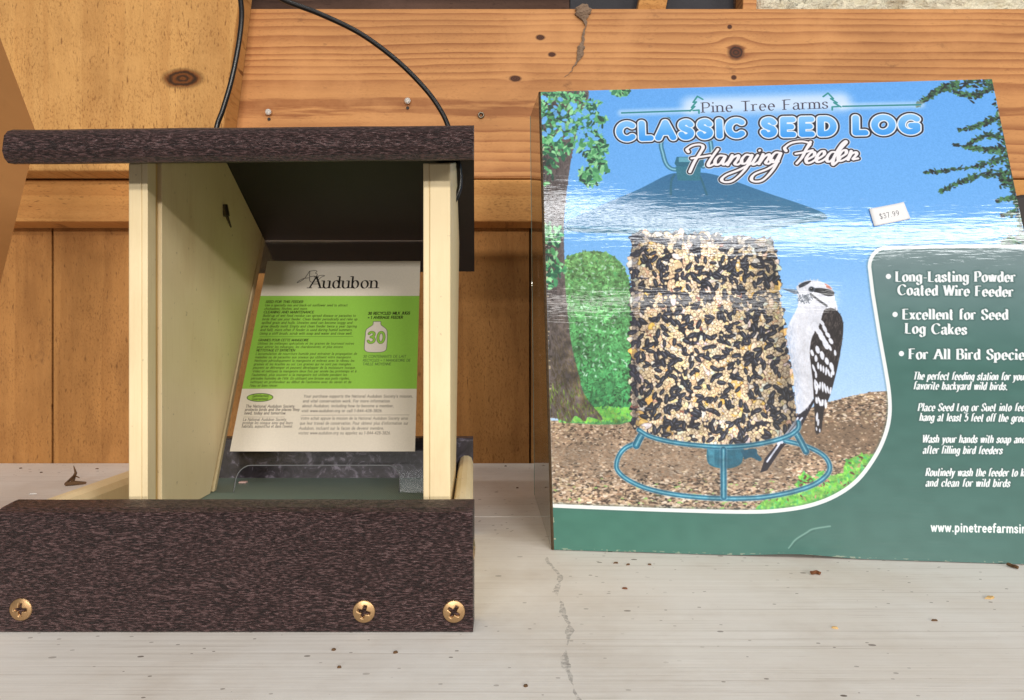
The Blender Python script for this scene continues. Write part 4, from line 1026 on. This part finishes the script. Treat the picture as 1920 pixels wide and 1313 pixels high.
# side panels with their grooves
g_lo, g_hi = (385.0, 33.0), (481.0, 189.0)
gy = lambda z: g_lo[0]+(z-g_lo[1])*(g_hi[0]-g_lo[0])/(g_hi[1]-g_lo[1])
top_f = lambda y: 187+.268*(y-284)-.3
top_b = lambda y: 220.6-.452*(y-409)-.3
ZB = 34.3
def panel(xin, xout, thick_sign):
    bm = bmesh.new()
    core_in = xin-thick_sign*2.6                         # the core stops short of the inner face; strips leave grooves
    outline = [(310,ZB),(310,top_f(310)),(409,top_f(409)),(gy(184)+7,top_b(gy(184)+7)),(gy(ZB)+7,ZB)]
    a, b = sorted((core_in, xout))
    prism(bm, outline, lambda y, z: (fx(a, y), y, z), lambda y, z: (fx(b, y), y, z), .7, 3)
    o = link('side_panel', bm, [M_cream], feeder)
    if thick_sign > 0:
        zt = 187.
        bm = bmesh.new()
        mid = [(324.2,ZB),(324.2,top_f(324.2)),(409,top_f(409)-.2),(gy(zt)-2.2,top_b(gy(zt)-2.2)),(gy(ZB)-2.2,ZB)]
        for pl in ([(310.2,ZB),(310.2,top_f(310)),(318.2,top_f(318)),(318.2,ZB)], mid, [(gy(ZB)+3.2,ZB),(gy(180)+3.2,top_b(gy(180)+3.2)),(gy(183)+6.8,top_b(gy(183)+6.8)-.2),(gy(ZB)+6.8,ZB)]):
            prism(bm, pl, lambda y, z: (fx(core_in+.02, y), y, z), lambda y, z: (fx(xin, y), y, z), .35)
        link('inner_face', bm, M_cream, o)
        bm = bmesh.new(); prism(bm, [(318.6,ZB),(318.6,top_f(318.6)-.4),(323.8,top_f(323.8)-.4),(323.8,ZB)], lambda y, z: (fx(core_in+.02, y), y, z), lambda y, z: (fx(xin-1.7, y), y, z), .2); link('groove', bm, M_groove, o)
    return o
lp = panel(-157.8, -166.2, 1)
rp_ = panel(-37.3, -25.4, -1)
# plain inner face of the right panel (seen only from the side)
bm = bmesh.new(); prism(bm, [(310.2,ZB),(310.2,top_f(310)),(409,top_f(409)-.2),(gy(183)+6,top_b(gy(183)+6)-.2),(gy(ZB)+6,ZB)], lambda y, z: (fx(-37.3, y), y, z), lambda y, z: (fx(-34.72, y), y, z), .4); link('inner_face', bm, M_cream, rp_)
# wire end crimp inside the left panel
bm = bmesh.new(); q = P(421, 384, 404); q2 = P(425, 405, 404); q3 = P(433, 426, 404)
tube(bm, [Vector(q), Vector(q2)], 1.7, 12); tube(bm, [Vector(q2)+Vector((0, -.2, .5)), Vector(q3)], 1.0, 10, [1, .45])
link('cable_crimp', bm, M_steel, lp)
# roof: two boards meeting at the ridge
def roof_board(prof, name, mats, und):
    bm = bmesh.new(); n = 56; rg = []
    for i in range(n+1):
        row = []
        for y, z in prof:
            x0 = -202+(186.6)*i/n
            x = fx(x0, y)+( .9*mnoise.noise(Vector((y*.3, z*.3, 2.))) if i in (0, n) else 0)
            row.append(bm.verts.new(V((x, y+.2*mnoise.noise(Vector((x*.06, z*.2, 7))), z+roll(x0)*.9+.25*mnoise.noise(Vector((x*.035, y*.1, 3)))))))
        rg.append(row)
    m = len(prof)
    for a, b in zip(rg, rg[1:]):
        for k in range(m):
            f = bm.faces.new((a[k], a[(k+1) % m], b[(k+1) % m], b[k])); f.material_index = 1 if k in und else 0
    for f in (bm.faces.new(rg[0]), bm.faces.new(rg[-1][::-1])): f.material_index = 0
    return link(name, bm, mats, feeder)
front = [(289,188.6),(408.8,220.6),(408.8,234.8),(291,203.3),(287,202.1),(284.2,200.6),(282,198.2),(280.9,195.2),(281.0,192),(282.3,189.4),(284.6,187.9)]
back = [(409.1,220.6),(523,169.1),(526,169.6),(528.6,181.2),(527,183),(409.1,234.8)]
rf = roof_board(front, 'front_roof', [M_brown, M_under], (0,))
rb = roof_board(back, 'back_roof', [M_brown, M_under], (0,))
# clear window with its seed slot, leaning in the grooves
def plex(u, s, off=0.):
    """u across, s height (z) on the leaning sheet; off = distance behind its front face"""
    y = gy(s); nx = Vector((0, 156., -96.)).normalized()*off
    return (fx(u, y), y+nx.y, s+nx.z)
ul, ur = -159.6, -36.0
arch = [(ul,ZB+.4),(-146.2,ZB+.4)]+[(-146.2,41)]+[(-139.2-7*math.cos(t), 41+7*math.sin(t)) for t in np.linspace(.2, 1.57, 6)]+[(-56-0+7*math.sin(t)-7, 41+7*math.cos(t)) for t in np.linspace(0, 1.4, 6)]+[(-56,41),(-56,ZB+.4),(ur,ZB+.4),(ur,186.2),(ul,186.2)]
bm = bmesh.new(); prism(bm, arch, lambda u, s: plex(u, s, 0), lambda u, s: plex(u, s, 1.3)); bmesh.ops.triangulate(bm, faces=[f for f in bm.faces if len(f.verts) > 4])
link('clear_window', bm, M_clear, feeder)
# pale cut edge round the seed slot
bm = bmesh.new(); tube(bm, [Vector(plex(u, s, .2)) for u, s in arch[1:-3]], .26, 8)
link('slot_edge', bm, simple('pale_cut_edge', srgb(120, 122, 128), .3), feeder, True)
# black hanging cable
bm = bmesh.new()
def cp(px, py, Y=404): return Vector(P(px, py, Y))
path = [Vector((fx(-150,404), 404, 188)), cp(400,330), cp(402,290), cp(406,240), cp(418,205), cp(434,150), cp(447,85), cp(453,30), cp(450,-10), cp(447,-42), cp(452,-62), cp(468,-58), cp(492,-28), cp(530,-1), cp(600,26), cp(676,63), cp(745,114), cp(796,165), cp(824,203), cp(840,236), cp(855,290), cp(862,325), cp(861,355), cp(852,376), cp(842,388)]
path[0] = cp(408, 386); path[1] = cp(398, 350)
tube(bm, cr(path, 8), 1.45, 12); link('hanging_cable', bm, M_black, feeder, True)

# ---------------------------------------------------------------- card behind the clear window
bm = bmesh.new()
cz0, cz1 = 55.2, 170.8
def cardp(u, t, off):
    z = cz0+(cz1-cz0)*t; y = gy(z)-1.1
    xl, xr = -158.2-4.4*t, -54.4-6.2*t
    w = 1.1*math.sin(u*3.1)*math.sin(t*2.6)
    return (xl+(xr-xl)*u+ (1.0*t*(1-u)), y+off+.25*w, z-off*.3+ (.8*u if t > .5 else .4*u)*0)
nu, nt = 14, 18
uvl = bm.loops.layers.uv.new('UVMap')
for off, flip in ((0, 0), (.35, 1)):
    g = [[bm.verts.new(V(cardp(i/nu, j/nt, off))) for i in range(nu+1)] for j in range(nt+1)]
    for j in range(nt):
        for i in range(nu):
            f = bm.faces.new((g[j][i], g[j][i+1], g[j+1][i+1], g[j+1][i])) if not flip else bm.faces.new((g[j][i], g[j+1][i], g[j+1][i+1], g[j][i+1]))
            f.material_index = flip
            for l in f.loops:
                for jj in (j, j+1):
                    for ii in (i, i+1):
                        if l.vert is g[jj][ii]: l[uvl].uv = (ii/nu, jj/nt)
M_card = printed('printed_card', paint_card(), .5, .25, .2)
card = link('information_card', bm, [M_card, simple('card_back', (.7, .66, .6), .7)], None, True, uv=1)
tag(card, 'green and off white printed information card leaning inside the bird feeder', 'card')

# ---------------------------------------------------------------- printed carton
carton = empty('product_box', 'tall printed carton for a hanging seed log feeder with blue sky picture', 'box')
def cpt(px, py, Y): return Vector(P(px, py, Y))
BL, BR = Vector((24,398,0)), Vector((300.6,366,0))
BL = cpt(1039,1031,396.5); BL.z = .4; BR = cpt(2052,1062,366); BR.z = .4
TL, TR = cpt(1014,172,492), cpt(1860,148,457)
def proj(v): return (960+1330*v.x/v.y, 656-1330*(v.z-CH)/v.y)
quad = [proj(v) for v in (TL, TR, BR, BL)]
def face(u, t):
    p = BL*(1-u)*(1-t)+BR*u*(1-t)+TL*(1-u)*t+TR*u*t
    n = (BR-BL).cross(TL-BL).normalized()
    b = .5*math.sin(math.pi*u)*math.sin(math.pi*t)+.5*mnoise.noise(Vector((u*3, t*3, 1)))*min(1, 6*t, 6*(1-t), 6*u, 6*(1-u))
    p = p+n*b*1.0
    if t == 0:                                          # the lower edge is rubbed and lifts a little
        p.z += max(0, 1.5*math.exp(-((u-.47)/.08)**2)+.2*mnoise.noise(Vector((u*9, 0, 4))))
    return p
N = 48
bm = bmesh.new(); uvl = bm.loops.layers.uv.new('UVMap')
g = [[bm.verts.new(face(i/N, j/N)*MM) for i in range(N+1)] for j in range(N+1)]
for j in range(N):
    for i in range(N):
        f = bm.faces.new((g[j][i], g[j][i+1], g[j+1][i+1], g[j+1][i]))
        for l, (a, b) in zip(f.loops, ((i, j), (i+1, j), (i+1, j+1), (i, j+1))): l[uvl].uv = (a/N, b/N)
M_print = printed('printed_carton_front', paint_box(quad), .42, 1., .04, 1.72, ((((13, 105, 1), .8, 2.5), ((40, 170, 1), .10, 2)), .24, .00022))
fp = link('front_panel', bm, M_print, carton, True, uv=1)
BLb, TLb = cpt(1002,928,546), cpt(994,236,546)
BLb.z = .4
TLb = Vector((TLb.x, 546, TL.z+.5))
dvec = Vector((BLb.x-BL.x, BLb.y-BL.y, 0))
BRb = BR+Vector((8, 150, 0)); TRb = Vector((TR.x+6, BRb.y, TR.z+.5))
n_in = (BR-BL).cross(TL-BL).normalized()*-1
def quadmesh(name, a, b, c_, d, mat, uvflip=False, nn=12):
    bm = bmesh.new(); uvl = bm.loops.layers.uv.new('UVMap')
    g = [[bm.verts.new((a*(1-i/nn)*(1-j/nn)+b*(i/nn)*(1-j/nn)+c_*(i/nn)*(j/nn)+d*(1-i/nn)*(j/nn))*MM) for i in range(nn+1)] for j in range(nn+1)]
    for j in range(nn):
        for i in range(nn):
            f = bm.faces.new((g[j][i], g[j][i+1], g[j+1][i+1], g[j+1][i]))
            for l, (p, q) in zip(f.loops, ((i, j), (i+1, j), (i+1, j+1), (i, j+1))): l[uvl].uv = (p/nn, q/nn)
    o = link(name, bm, mat, carton, uv=1)
    sd = o.modifiers.new('thickness', 'SOLIDIFY'); sd.thickness = .0012; sd.offset = -1
    return o
M_side = printed('printed_carton_side', paint_side(), .35, 1., .05, 1.9, ((((2, 30, 1), .4, 2),), .08, .001))
e_ = Vector((-1.5, 1.5, 0))                              # the folded cardboard edge between front and side
quadmesh('side_panel', BLb, BL+e_, TL+e_, TLb, M_side)
M_green = simple('green_carton_print', srgb(74, 130, 118), .4, None, .1, coat=.5)
quadmesh('side_panel', BR+Vector((.3,1,0)), BRb, TRb, TR+Vector((.3,1,0)), M_green)
quadmesh('top_panel', TL+Vector((0,1,-.3)), TR+Vector((0,1,-.3)), TRb, TLb, simple('blue_carton_print', srgb(110, 170, 236), .4, None, .1, coat=.5))
quadmesh('back_panel', BRb, BLb, TLb, TRb, M_green)
up = Vector((0, 0, 1.6)); quadmesh('bottom_panel', BLb+up, BRb+up, BR+Vector((0, 2.5, 1.6)), BL+Vector((1, 2.5, 1.6)), M_kraft)
# torn, perforated cardboard edge
bm = bmesh.new(); K = 150; va = []; 
for k in range(K+1):
    t = k/K; base = BL.lerp(TL, t)
    j = .55*(1 if k % 2 else -1)*(.6+.8*abs(mnoise.noise(Vector((t*40, 0, 0)))))
    va.append([bm.verts.new((base+Vector(o))*MM) for o in ((.1, .1, 0), (-.5+.3*j, -.45+.2*j, 0), (-1.0+j*.5, .1+.3*j, 0), (-1.6, 1.45, 0), (-1.0, 2.2, 0))])
for a, b in zip(va, va[1:]):
    for q in range(5): bm.faces.new((a[q], a[(q+1) % 5], b[(q+1) % 5], b[q]))
bm.faces.new(va[0]); bm.faces.new(va[-1][::-1])
link('cardboard_edge', bm, M_kraft, carton)
# price sticker on the front
def on_face(px, py):
    n = (BR-BL).cross(TL-BL).normalized(); d = Vector((px-960, 1330, 656-py)); o = Vector((0, 0, CH))
    t = (BL-o).dot(n)/d.dot(n); return o+d*t+n*(1.5 if n.y < 0 else -1.5)*1.15
sq = [on_face(*p) for p in ((1637,426.5),(1704.5,412.5),(1692,381.5),(1627.5,394))]
bm = bmesh.new(); uvl = bm.loops.layers.uv.new('UVMap'); nn = 8
nrm = (BR-BL).cross(TL-BL).normalized(); nrm = nrm if nrm.y < 0 else -nrm
g = [[bm.verts.new((sq[0]*(1-i/nn)*(1-j/nn)+sq[1]*(i/nn)*(1-j/nn)+sq[2]*(i/nn)*(j/nn)+sq[3]*(1-i/nn)*(j/nn)+nrm*.35*(abs(i/nn-.5)*2)**4)*MM) for i in range(nn+1)] for j in range(nn+1)]
for j in range(nn):
    for i in range(nn):
        f = bm.faces.new((g[j][i], g[j][i+1], g[j+1][i+1], g[j+1][i]))
        for l, (p, q) in zip(f.loops, ((i, j), (i+1, j), (i+1, j+1), (i, j+1))): l[uvl].uv = (p/nn, q/nn)
st = link('price_sticker', bm, printed('price_print', paint_sticker(), .6), fp, True, uv=1)
sd = st.modifiers.new('thickness', 'SOLIDIFY'); sd.thickness = .0003; sd.offset = -1
st['label'] = 'white price sticker reading $37.99'

# ---------------------------------------------------------------- small things
def pin(px, py, label):
    x, y, z = P(px, py, 664.5)
    o = empty('push_pin', label, 'push pin'); o.location = (0, 0, 0); o['group'] = 'clear pins in the pine beam'
    bm = bmesh.new()
    prof = [(0, 3.4), (2.2, 3.3), (3.1, 2.4), (3.0, 1.6), (1.6, 1.2), (1.4, .2)]; n = 18; rg = []
    for d, r in ((.1, 1.4), (1.2, 1.3), (1.6, 2.4), (3.0, 3.0), (4.4, 2.5), (4.9, 1.0)):
        rg.append([bm.verts.new(V((x+r*math.cos(k*2*math.pi/n), y-d, z+r*math.sin(k*2*math.pi/n)-.1*d))) for k in range(n)])
    for a, b in zip(rg, rg[1:]):
        for k in range(n): bm.faces.new((a[k], a[(k+1) % n], b[(k+1) % n], b[k]))
    bm.faces.new(rg[0]); bm.faces.new(rg[-1][::-1]); link('pin_head', bm, M_pin, o, True)
    bm = bmesh.new(); tube(bm, [Vector((x-.3, y+.3, z-6)), Vector((x-.3, y-.25, z-6))], 1.5, 10); link('pin_hole', bm, M_under, o)
    return o
pin(505, 211, 'clear push pin in the beam, leftmost, near the left side of the cable')
pin(765, 190, 'clear push pin in the beam just inside the right side of the cable')
bm = bmesh.new(); x, y, z = P(902, 216, 664.4)
for r0, r1, yy in ((3.0, 1.7, 0),):
    n = 20; A = [[bm.verts.new(V((x+r*math.cos(k*2*math.pi/n), y-d, z+r*math.sin(k*2*math.pi/n)))) for k in range(n)] for r, d in ((3.2, 0), (3.0, 1.3), (2.3, 1.7), (1.5, 1.0), (1.2, -.1))]
    for a, b in zip(A, A[1:]):
        for k in range(n): bm.faces.new((a[k], a[(k+1) % n], b[(k+1) % n], b[k]))
tag(link('metal_eyelet', bm, M_steel, None, True), 'tiny metal ring set in the beam right of the feeder roof', 'eyelet')
# dusty cobweb hanging from the top of the beam
bm = bmesh.new(); random.seed(4)
path = [P(1090,8,661), P(1096,30,661.5), P(1097,50,662), P(1092,80,662.5), P(1086,105,662.8), P(1074,128,663), P(1058,143,663.2)]
q = cr([Vector(p) for p in path], 10)
tp = []
for i in range(len(q)):
    t = i/(len(q)-1); w = 7.2*math.exp(-((t-.06)/.13)**2)+2.6*math.exp(-((t-.58)/.15)**2)+.55*(1-t)+.15
    tp.append(w*(.75+.5*random.random()))
tube(bm, q, 1., 12, tp)
ob = link('dusty_cobweb', bm, M_dust, None, False); ripple(ob, 1.5, 280, 3)
for v in ob.data.vertices: v.co.y = .6635+(v.co.y-.662)*.35
tag(ob, 'grey strand of dusty cobweb hanging down the pine beam above the carton', 'cobweb')
# bits of litter on the shelf
def shelf_pt(px, py, z=0.):
    Y = (CH-z)*1330/(py-656); return Vector(((px-960)/1330*Y, Y, z))
bm = bmesh.new(); a = shelf_pt(122,908,1.3); b = shelf_pt(162,905,1.2); c_ = shelf_pt(140,902,1.2)
tube(bm, [a, (a+b)/2+Vector((0,0,.6)), b], 1.6, 8, [1.1, 1, .5]); tube(bm, [c_-Vector((2,0,0)), c_+Vector((1,0,7)), c_+Vector((-1,0,13))], 1.3, 8, [1.2, .8, .2]); tube(bm, [a, c_+Vector((0,-1,5)), c_+Vector((4,0,3))], 1.0, 8, [1, .8, .4])
ob = link('twig', bm, M_twig); ripple(ob, .5, 300, 2); tag(ob, 'small forked dry twig on the shelf left of the feeder', 'twig')
def bit(name, pts, r, mat, label, cat):
    bm = bmesh.new(); tube(bm, cr([Vector(p) for p in pts], 4), r, 8, None); ob = link(name, bm, mat); ripple(ob, r*.5, 420, r); 
    zmin = min(v.co.z for v in ob.data.vertices)
    for v in ob.data.vertices: v.co.z -= zmin-.0001
    return tag(ob, label, cat)
def flat(name, px, py, l, w, ang, mat, label, cat, h=.8):
    c = shelf_pt(px, py); bm = bmesh.new(); random.seed(int(px)); n = 9; rr = [.75+.5*random.random() for _ in range(n)]
    pl = []
    for k in range(n):
        t = k*2*math.pi/n; u, v = l*math.cos(t)*rr[k], w*math.sin(t)*rr[k]
        pl.append((c.x+u*math.cos(ang)-v*math.sin(ang), c.y+u*math.sin(ang)+v*math.cos(ang)))
    prism(bm, pl, lambda x, y: (x, y, .05), lambda x, y: (c.x+(x-c.x)*.7, c.y+(y-c.y)*.7, h)); return tag(link(name, bm, mat), label, cat)
flat('wood_chip', 1856, 1121, 3.0, 1.4, .5, M_chip, 'pale yellow wood chip on the shelf in front of the carton', 'wood chip', .6)
bit('crumb', [shelf_pt(1521,1075,.8), shelf_pt(1530,1073,.8), shelf_pt(1538,1075,.8)], .8, M_crumb, 'reddish brown crumb on the shelf just below the carton picture', 'crumb')
bit('splinter', [shelf_pt(1890,1059,.7), shelf_pt(1899,1062,.7), shelf_pt(1909,1065,.7)], .8, M_twig, 'dark splinter on the shelf at the far right below the carton', 'splinter')
for k, (px, py, l, w, a, mt, lab) in enumerate(((1155,1056,1.5,.7,.2,M_twig,'dark crumb nearest the carton\'s lower left corner'), (1178,1059,1.2,.6,.6,M_twig,'second dark crumb right of the carton\'s lower left corner'), (1218,1059,1.0,.6,0,M_twig,'third dark crumb along the carton\'s lower edge'),
        (626,1219,.9,.6,.3,M_twig,'dark speck below the middle screw of the front board'), (742,1224,.9,.6,.3,M_twig,'dark speck between the two right screws, below the board'), (636,1252,.8,.5,.1,M_twig,'dark speck lowest below the feeder front board'),
        (986,1287,.8,.6,0,M_twig,'dark speck at the front between feeder and scuff mark'), (1172,1104,1.3,.6,-.4,M_crumb,'reddish flake on the shelf right of the scuff mark'), (1566,1178,1.3,.6,-.3,M_chip,'tan flake near the lower right of the shelf'),
        (1752,1164,1.4,.4,0,M_twig,'thin brown flake on the shelf below the carton text'), (39,878,1.5,1,.4,M_twig,'dark crumb on the shelf against the wall at far left'), (77,886,1.2,.9,.4,M_twig,'brown crumb left of the forked twig'), (182,879,1.5,.8,.4,M_twig,'brown crumb behind the forked twig'),
        (62,926,2.6,1.1,.1,simple('white_flake', (.8,.78,.74), .7),'white flake on the shelf in front of the forked twig'), (149,931,1.6,.6,.1,M_crumb,'tan crumb between the twig and the front board'), (948,874,1.3,1.1,0,M_twig,'dark crumb against the wall between feeder and carton'), (970,915,1.0,.9,0,M_twig,'dark crumb on the shelf between feeder and carton'))):
    flat('crumb', px, py, l, w, a, mt, lab+', on the shelf' if 'shelf' not in lab else lab, 'crumb', .7)
# pink paper scrap on the feeder floor
c = Vector(P(456, 905, 112-0+0)) if False else None
Yq = (CH-34.2)*1330/(905-656); cx = (456-960)/1330*Yq
bm = bmesh.new(); prism(bm, [(cx-2.2, Yq-1.6), (cx+1.8, Yq-1.2), (cx+2.2, Yq+1.4), (cx-1.6, Yq+1.6)], lambda x, y: (x, y, 34.1), lambda x, y: (x, y, 35.1), .2)
tag(link('paper_scrap', bm, simple('pink_paper', srgb(232, 196, 190), .7)), 'tiny pink paper scrap on the green feeder floor', 'paper scrap')
# dark edge of a further object right of the carton
bm = bmesh.new()
a = P(1903, 420, 560); b = P(1925, 352, 560)
prism(bm, [(1900,372),(1912,364),(1990,360),(2060,500),(2060,914),(1905,914)], lambda x, y: P(x, y, 575), lambda x, y: tuple(Vector(P(x, y, 575))+Vector((0, 60, 0))), 3.)
tag(link('dark_container', bm, M_under), 'dark object half hidden behind the right edge of the carton', 'container')
